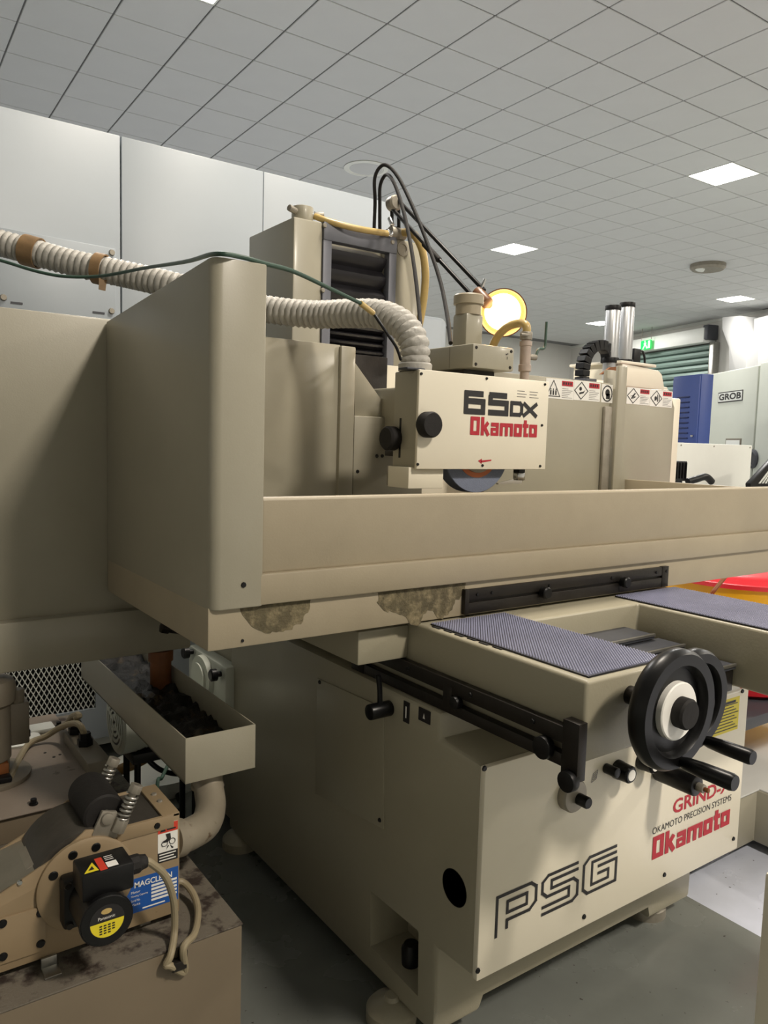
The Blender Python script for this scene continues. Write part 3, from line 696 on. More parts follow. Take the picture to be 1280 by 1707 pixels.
def warn(par, p0, p1, Y, kind):
    """safety label: symbol at left, red headed text block at right"""
    x0, z1 = p0.x, p0.z; x1, z0 = p1.x, p1.z; w_, h = x1 - x0, z1 - z0
    s = bx('safety_label', M.paper, par, x0, x1, Y - .0015, Y + .0005, z0, z1, 0); o = (x0, Y - .0016, z0)
    if kind == 'round':
        strokes('symbol_outline', M.ink, s, o, U, UP, 1, 1, [[(w_ / 2 + w_ * .42 * math.cos(2 * math.pi * i / 20), h / 2 + h * .42 * math.sin(2 * math.pi * i / 20)) for i in range(21)][:20] + [(w_ / 2 + w_ * .42, h / 2)]], .005)
        quads('symbol', M.ink, s, o, U, UP, [circ(w_ * .52, h * .55, w_ * .2, 14), (w_ * .4, h * .2, w_ * .75, h * .5)]); return
    quads('header', M.red, s, o, U, UP, [(w_ * .56, h * .68, w_ * .96, h * .94)])
    quads('header_print', M.ink, s, o, U, UP, [(w_ * (.6 + .085 * k_), h * .75, w_ * (.65 + .085 * k_), h * .88) for k_ in range(4)], .0009)
    quads('print', M.inkgrey, s, o, U, UP, [(w_ * .57, h * (.08 + .09 * k_), w_ * (.95 - .05 * (k_ * 3 % 4)), h * (.105 + .09 * k_)) for k_ in (0, 1, 2, 3, 4, 5)])
    if kind == 'tri': ol = [(.03, .12), (.5, .12), (.265, .92), (.03, .12)]
    else: ol = [(.27, .06), (.52, .5), (.27, .94), (.02, .5), (.27, .06)]
    strokes('symbol_outline', M.ink, s, o, U, UP, w_, h, [], .0) if False else None
    strokes('symbol_outline', M.ink, s, o, U, UP, 1, 1, [[(x * w_, y * h) for x, y in ol]], .0035)
    if kind == 'tri': R_ = [(w_ * (.15 + .09 * k_), h * .18, w_ * (.2 + .09 * k_), h * .42) for k_ in range(3)] + [circ(w_ * (.175 + .09 * k_), h * .47, w_ * .02, 8) for k_ in range(3)]
    elif kind == 'hand': R_ = [[(w_ * .2, h * .3), (w_ * .36, h * .38), (w_ * .42, h * .55), (w_ * .34, h * .46), (w_ * .2, h * .4)], circ(w_ * .24, h * .6, w_ * .05, 12)]
    elif kind == 'fall': R_ = [[(w_ * .17, h * .34), (w_ * .22, h * .3), (w_ * .3, h * .5), (w_ * .38, h * .66), (w_ * .32, h * .68), (w_ * .24, h * .5)], [(w_ * .1, h * .45), (w_ * .3, h * .52), (w_ * .3, h * .57)], [(w_ * .24, h * .3), (w_ * .4, h * .46), (w_ * .3, h * .48)]]
    else: R_ = [(w_ * .3, h * .3, w_ * .34, h * .72), (w_ * .38, h * .34, w_ * .41, h * .68), circ(w_ * .24, h * .5, w_ * .055, 12), (w_ * .16, h * .36, w_ * .26, h * .4)]
    quads('symbol', M.ink, s, o, U, UP, R_)
for q0, q1, kd in (((910, 630), (955, 667), 'tri'), ((957, 634), (999, 670), 'hand'), ((1003, 640), (1020, 672), 'round')): warn(rr, at(*q0, Y=YR), at(*q1, Y=YR), YR, kd)
for q0, q1, kd in (((1045, 645), (1082, 676), 'fall'), ((1084, 649), (1119, 680), 'press')): warn(rp, at(*q0, Y=YR - .02), at(*q1, Y=YR - .02), YR - .02, kd)

# --- column with bellows
CY0, CY1 = 2.5, 2.87; CX0, CX1 = 1.348, 1.93; CZ = 2.19
xf0, xf1 = at(537, 450, Y=CY0).x, at(659, 450, Y=CY0).x
xi0, xi1 = at(551, 450, Y=CY0).x, at(647, 450, Y=CY0).x
ztop = CZ - .01; zbar = at(600, 412, Y=CY0).z
m = MB(); m.box(CX0, xf0, CY0, CY1, .8, CZ); m.box(xf1, CX1, CY0, CY1, .8, CZ); m.box(xf0 - .01, xf1 + .01, CY0 + .1, CY1, .8, CZ)
colm = m.done('upright', M.beige, G, .008, label='tall beige column behind the wheel head')
m = MB(); m.box(xf0, xf1, CY0 - .008, CY0 + .03, zbar, CZ + .002); m.box(xf0, xi0, CY0 - .006, CY0 + .03, .9, zbar); m.box(xi1, xf1, CY0 - .006, CY0 + .03, .9, zbar)
bf = m.done('bellows_frame', M.frame, G, .002)
for q in ((541, 376), (538, 484), (654, 404), (652, 506)): screw(bf, at(*q, Y=CY0 - .008), (0, -1, 0), .009, M.dull, .005, 10)
m = MB(); z = zbar + .005; k_ = 0; pts = [(CY0 + .085, zbar + .01)]
while z > 1.0:
    stepz = .072 if z > 1.86 else .03
    pts += [(CY0 + .012, z - stepz * .38), (CY0 + .016, z - stepz * .62), (CY0 + .044, z - stepz)]; z -= stepz
pts += [(CY0 + .085, z)]
m.ext([(xi0, y, z_) for y, z_ in pts], (xi1 - xi0, 0, 0)); m.done('bellows', M.bellow, G, .0)
la('lifting_eye', M.dull, G, at(671, 415, Y=CY0), (0, -1, 0), [(.028, -.004), (.028, .003), (.018, .004), (.017, .001), (.004, .001)], 24)
c = at(504, 360, Y=CY0 + .06)
pc = cy('top_pipe', M.beige, G, V((c.x, c.y, CZ - .01)), V((c.x, c.y, CZ + .055)), .04, n=24, bev=.003)
for dx in (-.055, .055): cy('pipe_clamp', M.dull, pc, V((c.x + dx * .7, c.y - .02, CZ + .03)), V((c.x + dx * 1.3, c.y - .03, CZ + .035)), .012, n=10)
# --- wheel head, guard, wheel
GY0, GY1 = 1.6, 1.706; gx0, gx1, gz0, gz1 = 1.236, 1.719, 1.334, 1.588
wg = bx('wheel_guard', M.beige, G, gx0, gx1 - .005, GY0 + .004, GY1, gz0 - .002, gz1, .004)
wc = bx('guard_cover', M.cream, G, gx0 - .002, gx1 + .001, GY0 - .006, GY0 + .004, gz0 - .004, gz1 + .001, .0025, label='cream wheel guard cover with printed lettering')
YC = GY0 - .0062
for q in ((702, 623), (811, 631), (908, 641), (903, 709), (900, 777), (804, 776), (696, 774), (698, 698)): screw(wc, at(*q, Y=YC), (0, -1, 0), .0042)
a = at(771, 689, Y=YC); b = at(895, 655, Y=YC); W6 = b.x - a.x; h6 = at(790, 653, Y=YC).z - at(790, 691, Y=YC).z
s = W6 / 15.4
def fit(lines, ox, sx, sy): return [[(ox + x * sx, y * sy) for x, y in l] for l in lines]
k6 = h6 / 7
six = [[(4.0, 6.25), (.6, 6.25), (.6, .75), (4.0, .75), (4.0, 3.9), (.6, 3.9)]]
five = [[(4.0, 6.25), (.3, 6.25)], [(.6, 6.25), (.6, 3.9), (4.0, 3.9), (4.0, .75), (.2, .75)]]
dd = [[(.4, .55), (2.6, .55), (3.1, 1.2), (3.1, 3.6), (2.6, 4.25), (.4, 4.25), (.4, .55)]]
xx = [[(.1, .2), (3.9, 4.5)], [(.1, 4.5), (3.9, .2)]]
strokes('lettering', M.ink, wc, a, U, UP, 1, 1, fit(six, 0, s, k6) + fit(five, 4.5 * s * 1.08, s, k6), 1.85 * k6)
strokes('lettering', M.ink, wc, a, U, UP, 1, 1, fit(dd, 9.6 * s, s * .82, k6) + fit(xx, 12.4 * s, s * .8, k6), 1.3 * k6)
a = at(783, 725, Y=YC); b = at(894, 729, Y=YC)
strokes('lettering', M.red, wc, a, U, UP, (b.x - a.x) / 34.3, .051 / 7, OKA, 1.5)
c = at(808, 770, Y=YC)
quads('direction_arrow', M.red, wc, c, U, UP, [[(-.014, -.002), (.024, .003), (.024, .007), (-.014, .004)], [(-.026, .003), (-.012, -.006), (-.012, .009)]])
a = at(862, 652, Y=YC)
quads('print', M.inkgrey, wc, a, U, UP, [(k_ % 2 * .05, -.008 * (k_ // 2), k_ % 2 * .05 + .03 + .004 * (k_ % 3), -.008 * (k_ // 2) + .0018) for k_ in range(6)])
for q, nrm in (((712, 708), (0, -1, 0)),):
    c = at(*q, Y=YC - .01); la('locking_knob', M.rubber, wc, (c.x, YC, c.z), nrm, [(.03, 0), (.034, .006), (.034, .03), (.03, .036), (.01, .036)], 28)
c = at(659, 731, X=gx0)
la('locking_knob', M.rubber, wg, c, (-1, 0, 0), [(.03, 0), (.033, .006), (.033, .028), (.028, .034), (.01, .034)], 28)
a = at(668, 697, X=gx0); b = at(666, 763, X=gx0)
bx('slot', M.black, wg, gx0 - .0012, gx0 + .001, a.y - .003, a.y + .004, b.z, a.z, 0)
for za, zb_ in ((1.44, 1.49), (1.52, 1.55), (1.36, 1.41)): cy('hinge_barrel', M.beige, wg, (gx1 + .005, GY0 + .012, za), (gx1 + .005, GY0 + .012, zb_), .008, n=12)
a, b = at(682, 783, Y=GY0 + .01), at(739, 814, Y=GY0 + .01)
bx('nozzle_block', M.cream, wg, a.x, b.x, GY0 + .012, GY1, b.z, gz0, .002)
a = at(657, 783, Y=GY1 - .01); bx('nozzle_backing', M.dull, wg, gx0 + .004, at(690, 800, Y=GY1).x, GY1 - .012, GY1 + .03, b.z + .002, gz0, .002)
wcx = at(793, 800, Y=1.63).x; wcz = 1.386
gwh = la('grinding_wheel', M.wheel, G, (wcx, 1.626, wcz), (0, 1, 0), [(.05, 0), (.1225, 0), (.124, .002), (.124, .043), (.1225, .045), (.05, .045)], 96)
la('blotter', M.orange, gwh, (wcx, 1.626, wcz), (0, -1, 0), [(.081, -.0015), (.081, .0015), (.04, .0015)], 64)
la('flange', M.dull, gwh, (wcx, 1.626, wcz), (0, -1, 0), [(.067, 0), (.067, .006), (.06, .008), (.03, .008)], 48)
a = at(866, 783, Y=GY0 + .05)
nz = bx('coolant_nozzle', M.black, wg, a.x - .012, a.x + .014, GY0 + .04, GY0 + .065, 1.30, 1.34, .002)
cy('nozzle_nut', M.chrome, nz, (a.x, GY0 + .05, 1.295), (a.x, GY0 + .05, 1.318), .018, n=6)
ex('nozzle_blade', M.chrome, nz, [(a.x + .014, GY0 + .05, 1.305), (a.x + .012, GY0 + .05, 1.285), (a.x - .085, GY0 + .05, 1.283), (a.x - .085, GY0 + .05, 1.287)], (0, .01, 0), 0)
bx('spindle_head', M.beige, G, 1.47, 1.66, GY1 - .01, 2.31, 1.37, 1.575, .01)
bx('head_slide', M.oxide, G, 1.40, 1.62, 2.28, 2.56, 1.30, 1.7, .004)
bx('hood_clip', M.dark, wg, gx0 - .03, gx0 + .03, GY0 + .01, GY0 + .05, gz1, gz1 + .006, .002)
a = at(655, 770, Y=GY1 + .05)
bx('grease_nipple_block', M.oxide, G, a.x - .03, a.x + .06, GY1, GY1 + .05, 1.36, 1.375, .002)
# top gearbox and vertical motor
TY = 1.64; a, b = at(789, 573, Y=TY), at(856, 618, Y=TY)
tl_ = at(711, 600, X=a.x)
tbx = bx('dresser_box', M.beige, G, a.x, b.x, TY, min(tl_.y, 2.05), at(822, 616, Y=TY).z, at(822, 576, Y=TY).z, .005, label='long beige box above the wheel guard')
for q in ((794, 579), (852, 586), (793, 607), (850, 613)): screw(tbx, at(*q, Y=TY), (0, -1, 0), .005, M.oxide, .002, 10)
m = MB(); yy = TY + .12
m.box(a.x + .02, b.x - .02, TY + .06, min(tl_.y, 2.05) - .02, gz1 - .02, at(822, 616, Y=TY).z + .004); m.done('box_pedestal', M.oxide, tbx)
quads('print', M.ink, tbx, at(843, 592, Y=TY - .0004), U, UP, [(0, 0, .004, .004), (.006, .002, .009, .006), (.005, -.012, .007, -.004)])
for y in (TY + .1, TY + .27): bx('seam', M.pumpgrey, tbx, a.x - .0006, a.x + .002, y, y + .0016, at(822, 616, Y=TY).z + .004, at(822, 576, Y=TY).z - .004, 0)
MY = 1.75; a, b = at(777, 548, Y=MY), at(806, 548, Y=MY); z0 = at(822, 577, Y=TY).z - .004; z1 = at(790, 521, Y=MY).z
l_ = at(753, 548, X=a.x)
dm = bx('dresser_motor', M.beige, G, a.x, b.x, MY, l_.y, z0, z1, .01)
cxm, cym = (a.x + b.x) / 2 , (MY + l_.y) / 2
rc = (b.x - a.x) * .62
la('motor_cap', M.beige2, dm, (cxm, cym, z1 - .004), (0, 0, 1), [(rc * .9, 0), (rc * .9, .03), (rc * 1.06, .031), (rc * 1.06, .056), (rc * .98, .06), (.01, .061)], 32)

# ================================================================== hoses, cables and the work lamp on the grinder
def duct_hose():
    pts = [at(*q, Y=y) for q, y in (((692, 604), 1.668), ((690, 572), 1.672), ((668, 540), 1.72), ((630, 524), 1.80), ((580, 523), 1.90), ((520, 524), 2.02), ((435, 514), 2.16), ((360, 494), 2.26), ((290, 476), 2.34), ((220, 460), 2.44), ((120, 438), 2.56), ((40, 416), 2.66), ((-40, 396), 2.74), ((-200, 360), 2.9))]
    pts[0].z = gz1 + .002
    sm = resample(smooth_path(pts, 14), .0034)
    def r(i, k):
        rib = abs(math.sin(i * math.pi / 6)) ** .7
        return .0375 + .0062 * (rib - .5) + .0016 * rib * math.sin(2 * math.pi * k * 9 / 36 + i * 1.1)     # ribs with slanted pleats
    return pts, MB().tube(sm, r, 36).done('dust_hose', M.hose, None, sm=75, loc=pts[0])
hp, dh = duct_hose()
tag(dh, 'thick white ribbed suction hose from the wheel guard to the left', 'hose')
la('hose_cuff', M.hose, dh, hp[0], (0, 0, 1), [(.036, 0), (.045, .0), (.046, .018), (.043, .022)], 28)
def wrap(px, y, wd, tail=0):
    p = [at(px - 6, 0, Y=y), 0]
    path = smooth_path(hp, 30); best = min(range(1, len(path) - 1), key=lambda i: abs((lambda q: PCX + F * q.x / q.z)(RM @ (path[i] - CAMP)) - px))
    c = path[best]; t = (path[best + 1] - path[best - 1]).normalized()
    b = MB().lathe(c - t * wd / 2, t, [(.043, 0), (.0475, 0), (.0478, wd), (.043, wd)], 26, closed=True)
    if tail: b.ext([c + V((-.012, -.03, -.03)), c + V((.012, -.03, -.03)), c + V((.006, -.034, -.07)), c + V((-.014, -.034, -.068))], (0, .002, 0))
    b.done('tape_band', M.tape, dh, label='brown tape band')
wrap(52, 2.6, .05); wrap(166, 2.5, .03, 1)
gp = [at(*q, Y=y) for q, y in (((-420, 380), 2.8), ((-60, 420), 2.62), ((0, 434), 2.55), ((60, 452), 2.46), ((110, 461), 2.40), ((170, 460), 2.32), ((240, 447), 2.1), ((310, 436), 1.7), ((358, 431), 1.40), ((400, 433), 1.388), ((440, 439), 1.40), ((490, 453), 1.45), ((550, 481), 1.52), ((602, 506), 1.58))]
gp[8].z = 1.742; gp[9].z = 1.742
gh = tb('air_line', M.green, None, gp, .0047, 10, 10, loc=gp[8])
tag(gh, 'dark green hose over the splash guard corner along the white hose', 'hose')
g2 = [gp[-1], at(622, 522, Y=1.60), at(645, 556, Y=1.62), at(660, 578, Y=1.635), at(668, 600, Y=1.65)]
cy('yellow_sleeve', M.yhose, gh, gp[-1] + (gp[-1] - gp[-2]).normalized() * -.004, g2[1], .0072, n=12)
tb('thin_line', M.black, gh, g2[1:], .0038, 8)
def cable(name, label, m, pts, r, cat='cable', par=None, n=10, sub=10):
    ps = [p if isinstance(p, V) else at(p[0], p[1], Y=p[2]) for p in pts]
    o = tb(name, m, par, ps, r, n, sub, loc=ps[0])
    return tag(o, label, cat) if par is None else o
q0 = at(628, 384, Y=2.56); q0.z = CZ
cable('black_cable', 'outer black cable looping high above the column', M.rubber, [V((q0.x, 2.58, CZ - .002)), (625, 340, 2.56), (625, 295, 2.54), (640, 275, 2.5), (662, 293, 2.42), (688, 345, 2.3), (714, 410, 2.18), (734, 470, 2.06), (746, 530, 1.93), (751, 572, 1.83)], .0068)
cable('black_cable', 'inner black cable looping above the column down to the hose', M.rubber, [V((q0.x + .03, 2.58, CZ - .002)), (633, 345, 2.56), (634, 308, 2.54), (645, 291, 2.5), (659, 310, 2.4), (675, 362, 2.28), (688, 430, 2.16), (697, 500, 2.05), (702, 560, 1.95), (704, 600, 1.9)], .0068)
h1 = cable('amber_hose', 'amber braided hose lying along the top of the column', M.yhose, [(524, 360, 2.54), (545, 368, 2.5), (590, 380, 2.47), (630, 387, 2.47), (652, 390, 2.5)], .0118, 'hose', n=12)
for q in ((522, 359, 2.545), (648, 389, 2.49)): 
    c = at(q[0], q[1], Y=q[2]); cy('hose_clamp', M.chrome, h1, c + V((-.012, 0, .002)), c + V((.012, 0, -.002)), .0145, n=16)
cable('amber_hose', 'amber hose hanging down the right side of the column', M.yhose, [(668, 388, 2.5), (688, 390, 2.44), (703, 415, 2.42), (709, 455, 2.42), (706, 500, 2.44), (698, 545, 2.46)], .0155, 'hose', n=12)
c = at(665, 388, Y=2.49); t = thing('pipe_tee', 'grey pipe fitting at the top right of the column', 'fitting', (c.x, c.y, CZ))
cy('body', M.dull, t, V((c.x - .035, c.y + .012, c.z)), V((c.x + .035, c.y + .012, c.z)), .022, n=18); cy('branch', M.dull, t, V((c.x, c.y + .012, CZ - .003)), V((c.x, c.y + .012, c.z)), .016, n=16)
for dx in (-.04, .034): cy('clamp_screw', M.chrome, t, V((c.x + dx, c.y - .01, c.z + .02)), V((c.x + dx, c.y + .01, c.z + .05)), .009, n=10)
# work lamp on two parallel rods
LY = 2.02
lc = at(838, 521, Y=LY); toc = (CAMP - lc).normalized()
j0 = at(657, 339, Y=2.52); jb = V((j0.x + .035, 2.56, CZ)); j1 = at(800, 492, Y=2.06)
wl = thing('work_lamp', 'lit round work lamp on a long double rod arm', 'lamp', jb)
la('base', M.black, wl, jb, (0, 0, 1), [(.03, 0), (.03, .03), (.018, .04), (.014, .06)], 20)
for d in (V((-.012, 0, 0)), V((.014, -.01, 0))): cy('riser_rod', M.black, wl, jb + d + V((0, 0, .03)), j0 + d, .0075, n=10)
la('elbow_joint', M.dull, wl, j0 + V((0, .02, 0)), (0, -1, 0), [(.028, 0), (.03, .008), (.03, .032), (.024, .04)], 20)
s_ = (j1 - j0).normalized()
up2 = s_.cross(toc).normalized()
for a_ in (-.021, .021): cy('arm_rod', M.black, wl, j0 + up2 * a_ * .9, j1 + up2 * a_, .0078, n=10)
cy('arm_sleeve', M.rubber, wl, j0.lerp(j1, .42) + up2 * .021, j0.lerp(j1, .6) + up2 * .021, .0115, n=12)
cy('head_bracket', M.lampshade, wl, j1 - s_ * .02, j1 + s_ * .05, .022, n=16); cy('wing_screw', M.chrome, wl, j1 + V((0, 0, .015)), j1 + V((.012, -.01, .055)), .006, n=8)
ax = (toc + V((.0, -.05, -.10))).normalized()
shd = la('lamp_shade', M.lampshade, wl, lc - ax * .085, ax, [(.02, -.03), (.03, -.028), (.035, 0), (.077, .05), (.084, .100), (.080, .100), (.072, .052), (.02, .008)], 40, sm=60)
la('bulb', M.lamp, wl, lc - ax * .085, ax, [(.02, .012), (.060, .050), (.064, .064), (.056, .078), (.03, .088), (.001, .089)], 32, sm=80)
cy('neck', M.lampshade, wl, j1 + s_ * .03, lc - ax * .09 + up2 * .02, .015, n=14)
sp = bpy.data.lights.new('lamp_light', 'SPOT'); sp.energy = 2.2; sp.color = (1, .66, .34); sp.spot_size = math.radians(150); sp.spot_blend = .4; sp.shadow_soft_size = .05
so = bpy.data.objects.new('lamp_light', sp); COL.objects.link(so); so.location = lc + ax * .02
so.rotation_euler = ax.to_track_quat('-Z', 'Y').to_euler()
# coolant valve and hose on the wheel guard
VY = 1.67; a = at(877, 560, Y=VY); 
vb = thing('coolant_valve', 'pink bodied coolant valve with a green lever on the wheel guard', 'valve', (a.x, VY, gz1 + .002))
M.pinkish = mat('dull_pink_metal', (176, 160, 148), .5, .2, var=.15, vscale=30)
zv = gz1 + .002
la('body', M.pinkish, vb, (a.x, VY, zv), (0, 0, 1), [(.014, 0), (.014, .03), (.019, .032), (.019, .05), (.0165, .052), (.0165, .105), (.019, .107), (.019, .12), (.013, .122), (.013, .15)], 20)
cy('clamp', M.dull, vb, (a.x, VY, zv + .125), (a.x, VY, zv + .148), .0185, n=16); cy('clamp_screw', M.dull, vb, (a.x - .035, VY - .012, zv + .137), (a.x, VY - .014, zv + .137), .005, n=8)
cy('stem', M.dull, vb, (a.x + .01, VY - .005, zv + .075), (a.x + .036, VY - .01, zv + .075), .009, n=12)
tb('lever', M.green, vb, [(a.x + .034, VY - .01, zv + .075), (a.x + .045, VY - .01, zv + .10), (a.x + .07, VY - .01, zv + .108), (a.x + .073, VY - .01, zv + .15), (a.x + .074, VY - .01, zv + .185)], .004, 8)
cable('amber_hose', 'short amber hose arching from the valve in front of the lamp', M.yhose, [V((a.x, VY, zv + .13)), V((a.x - .001, VY, zv + .165)), (866, 539, 1.70), (846, 545, 1.74), (829, 562, 1.78), (818, 585, 1.82)], .0125, 'hose', n=14)

# ================================================================== drain tray, pipes, tank and magnetic separator
TXa, TXb, TYa, TYb, TZ, TZb = .591, .757, 1.545, 2.42, .75, .648
t = thing('drain_tray', 'long open sheet metal drain tray full of black sludge', 'tray', (.67, 1.9, TZb))
bx('floor_sheet', M.beige, t, TXa, TXb, TYa, TYb, TZb, TZb + .003, 0)
for nm, a in (('side_sheet', (TXa, TXa + .003, TYa, TYb)), ('side_sheet', (TXb - .003, TXb, TYa, TYb)), ('end_sheet', (TXa + .0005, TXb - .0005, TYa - .0005, TYa + .003)), ('end_sheet', (TXa, TXb, TYb - .003, TYb))):
    bx(nm, M.beige, t, *a, TZb, TZ, .0008)
rnd = random.Random(4); m = MB(); nx, ny = 12, 50; g = []
for i in range(nx + 1):
    row = []
    for j in range(ny + 1):
        x = TXa + .004 + (TXb - TXa - .008) * i / nx; y = TYa + .005 + (TYb - TYa - .01) * j / ny
        z = TZb + .022 + .045 * (j / ny) ** .8 + rnd.uniform(-.009, .010)
        row.append(m.bm.verts.new((x, y, z)))
    g.append(row)
for i in range(nx):
    for j in range(ny): m.bm.faces.new([g[i][j], g[i + 1][j], g[i + 1][j + 1], g[i][j + 1]])
sl_ = m.done('sludge', M.sludge, None, loc=(.67, 1.9, TZb + .003), kind='stuff', sm=80)
tag(sl_, 'black swarf sludge lying in the drain tray', 'sludge')
px_ = .722; t = thing('drain_pipe', 'rusty brown downpipe dropping into the drain tray', 'pipe', (px_, 2.078, .675))
cy('pipe', M.brownpipe, t, (px_, 2.078, .69), (px_, 2.078, .79), .029, n=24)
la('socket', M.brownpipe, t, (px_, 2.078, .77), (0, 0, 1), [(.029, 0), (.034, 0), (.034, .03), (.029, .03)], 24)
# taps under the guard corner
p = at(285, 1047, Y=1.93)
t = thing('drain_cock', 'small dark brass drain cock under the guard corner', 'valve', (p.x, 1.93, p.z))
cy('body', M.oxide, t, (p.x - .02, 1.93, p.z + .004), (p.x + .035, 1.93, p.z - .012), .011, n=14); cy('nut', M.oxide, t, (p.x - .026, 1.93, p.z + .006), (p.x - .006, 1.93, p.z), .016, n=6)
cy('tail', M.oxide, t, (p.x + .03, 1.93, p.z - .01), (p.x + .05, 1.95, ZB + .002), .009, n=10)
# elbow
t = thing('pipe_elbow', 'fat galvanised pipe elbow under the end of the drain tray', 'pipe', (.66, 1.58, .6))
ep = smooth_path([(.548, 1.462, .578), (.58, 1.475, .573), (.62, 1.50, .572), (.650, 1.545, .583), (.662, 1.585, .606), (.665, 1.60, .636)], 6)
MB().tube(ep, .033, 24).done('bend', M.pipe, t, sm=60)
la('collar', M.pipe, t, (.665, 1.60, .604), (0, 0, 1), [(.03, 0), (.0375, 0), (.0375, .006), (.0335, .008), (.0335, .043), (.03, .043)], 28)
d_ = (ep[3] - ep[0]).normalized()
la('collar', M.pipe, t, ep[0] - d_ * .024, d_, [(.030, 0), (.037, 0), (.038, .026), (.033, .028)], 28)
# coolant tank
KX = .62; KY0, KY1, KZ = 1.312, 2.66, .45
tk_ = thing('coolant_tank', 'low beige coolant tank with a dirty speckled top, lower left', 'tank', (.1, 1.9, 0))
bx('body', M.tank, tk_, -.75, KX, KY0, KY1, .0, KZ - .004, .004)
bx('top_sheet', M.tanktop, tk_, -.75, KX + .001, KY0 - .001, KY1, KZ - .004, KZ, .0015)
LX, LY0, LY1, LZ = .53, 1.86, 2.5, .52
lidp = bx('lid', M.lid, tk_, -.75, LX, LY0, LY1, LZ - .006, LZ, .003, label='raised lid plate with black bolts')
bx('lid_box', M.tank, tk_, -.75, LX - .012, LY0 + .012, LY1 - .01, KZ, LZ - .006, .002)
for q in ((56, 1341), (142, 1273), (119, 1241), (98, 1211)):
    c = at(*q, Z=LZ); la('lid_bolt', M.black, lidp, (c.x, c.y, LZ), (0, 0, 1), [(.01, 0), (.01, .004), (.007, .005), (.007, .014)], 10)
for q in ((75, 1255), (90, 1262), (100, 1258)):
    c = at(*q, Z=LZ); MB().cyl((c.x, c.y, LZ), (c.x, c.y, LZ + .0008), .004, n=8).done('lid_chip', M.oxide, lidp)
p = at(150, 1262, Z=LZ + .03)
jb_ = bx('junction_box', M.pumpgrey, tk_, .50, .56, 1.99, 2.25, KZ, LZ + .03, .004)
for yy in (2.12, 2.22): la('cable_gland', M.black, jb_, (.526, yy, LZ + .029), (0, 0, 1), [(.021, 0), (.021, .018), (.016, .02), (.016, .036)], 6)
# white cap and bracket at the back of the lid
c = at(28, 1232, Z=LZ + .005); fc_ = thing('filler_cap', 'white round filler cap at the back of the tank lid', 'cap', (c.x, c.y, LZ))
la('cap', M.whiteplain, fc_, (c.x, c.y, LZ), (0, 0, 1), [(.062, 0), (.062, .006), (.05, .01), (.01, .011)], 28)
c = at(70, 1214, Z=LZ + .01); bx('latch', M.whiteplain, fc_, c.x - .035, c.x + .035, c.y - .02, c.y + .04, LZ, LZ + .014, .005); bx('latch_arm', M.oxide, fc_, c.x - .055, c.x - .04, c.y - .05, c.y + .05, LZ, LZ + .03, .003)
# pump
PX, PY = .285, 2.1
t = thing('coolant_pump', 'upright grey coolant pump motor at the left picture edge', 'pump', (PX, PY, LZ))
la('flange', M.pumpgrey, t, (PX, PY, LZ), (0, 0, 1), [(.098, 0), (.1, .004), (.1, .012), (.07, .014)], 36)
la('lower_body', M.pumpgrey, t, (PX, PY, LZ + .012), (0, 0, 1), [(.05, 0), (.05, .04), (.054, .042), (.054, .18)], 36)
la('motor_body', M.pumpgrey, t, (PX, PY, LZ + .19), (0, 0, 1), [(.054, 0), (.066, .01), (.068, .04), (.066, .055), (.06, .066), (.04, .073), (.005, .075)], 36)
bx('slot', M.brownpipe, t, PX + .012, PX + .04, PY - .051, PY - .03, LZ + .016, LZ + .05, .001); bx('base_nut', M.black, t, PX + .012, PX + .042, PY - .085, PY - .055, LZ + .013, LZ + .028, .004)
tbx2 = bx('terminal_box', M.pumpgrey, t, PX + .05, PX + .095, PY - .02, PY + .05, LZ + .08, LZ + .19, .004); cy('gland', M.pumpgrey, tbx2, (PX + .07, PY - .01, LZ + .19), (PX + .07, PY - .01, LZ + .225), .016, n=8)
cable('pump_cable', 'grey sheathed cable running across the tank lid to the gland', M.greycable, [V((PX + .04, PY - .06, LZ + .012)), at(45, 1243, Z=LZ + .013), at(75, 1228, Z=LZ + .02), at(100, 1213, Z=LZ + .045), at(122, 1206, Z=LZ + .07), V((.515, 2.12, LZ + .085)), V((.526, 2.12, LZ + .055))], .0085)
cable('pump_cable', 'second grey cable behind it rising to the rear gland', M.greycable, [at(104, 1213, Z=LZ + .011), at(112, 1205, Z=LZ + .03), at(122, 1193, Z=LZ + .075), at(132, 1194, Z=LZ + .085), V((.528, 2.215, LZ + .085)), V((.526, 2.22, LZ + .055))], .0085)

# magnetic separator
SY = 1.388; SYb = 1.525; SX = .52
sep = thing('magnetic_separator', 'tan magnetic drum separator standing on the coolant tank', 'machine', (.3, 1.45, KZ))
sz0, sz1 = .468, .671
pf = [(SX, sz0), (SX, sz1), (.40, sz1), (.345, sz1 + .012), (.30, sz1 - .02), at(0, 1492, Y=SY).xz, (-.25, .35), (-.25, sz0 - .005)]
pf[5] = (pf[5][0], pf[5][1]); pf[6] = (-.25, .47)
fp_ = MB().ext([(x, SY, z) for x, z in pf], (0, .006, 0)).done('side_plate', M.tan, sep, .0012)
MB().ext([(x, SYb, z) for x, z in pf], (0, .006, 0)).done('side_plate', M.tan, sep, .0012)
bx('end_plate', M.tan, sep, SX - .004, SX, SY + .002, SYb + .004, sz0, sz1, .001)
bx('cover_plate', M.drum, sep, .385, SX - .03, SY + .004, SYb, sz1 - .012, sz1 - .004, .001)
rim = bx('cover_rim', M.tan, sep, SX - .034, SX, SY, SYb + .006, sz1 - .006, sz1 + .001, .001)
for y in (1.45, 1.485): screw(rim, (SX - .018, y, sz1 + .001), (0, 0, 1), .006, M.dull, .003)
bx('top_flange', M.tan, sep, .40, SX - .012, SY - .0025, SY + .001, sz1 - .026, sz1, .001)
screw(sep, (.475, SY - .002, sz1 - .014), (0, -1, 0), .0065)
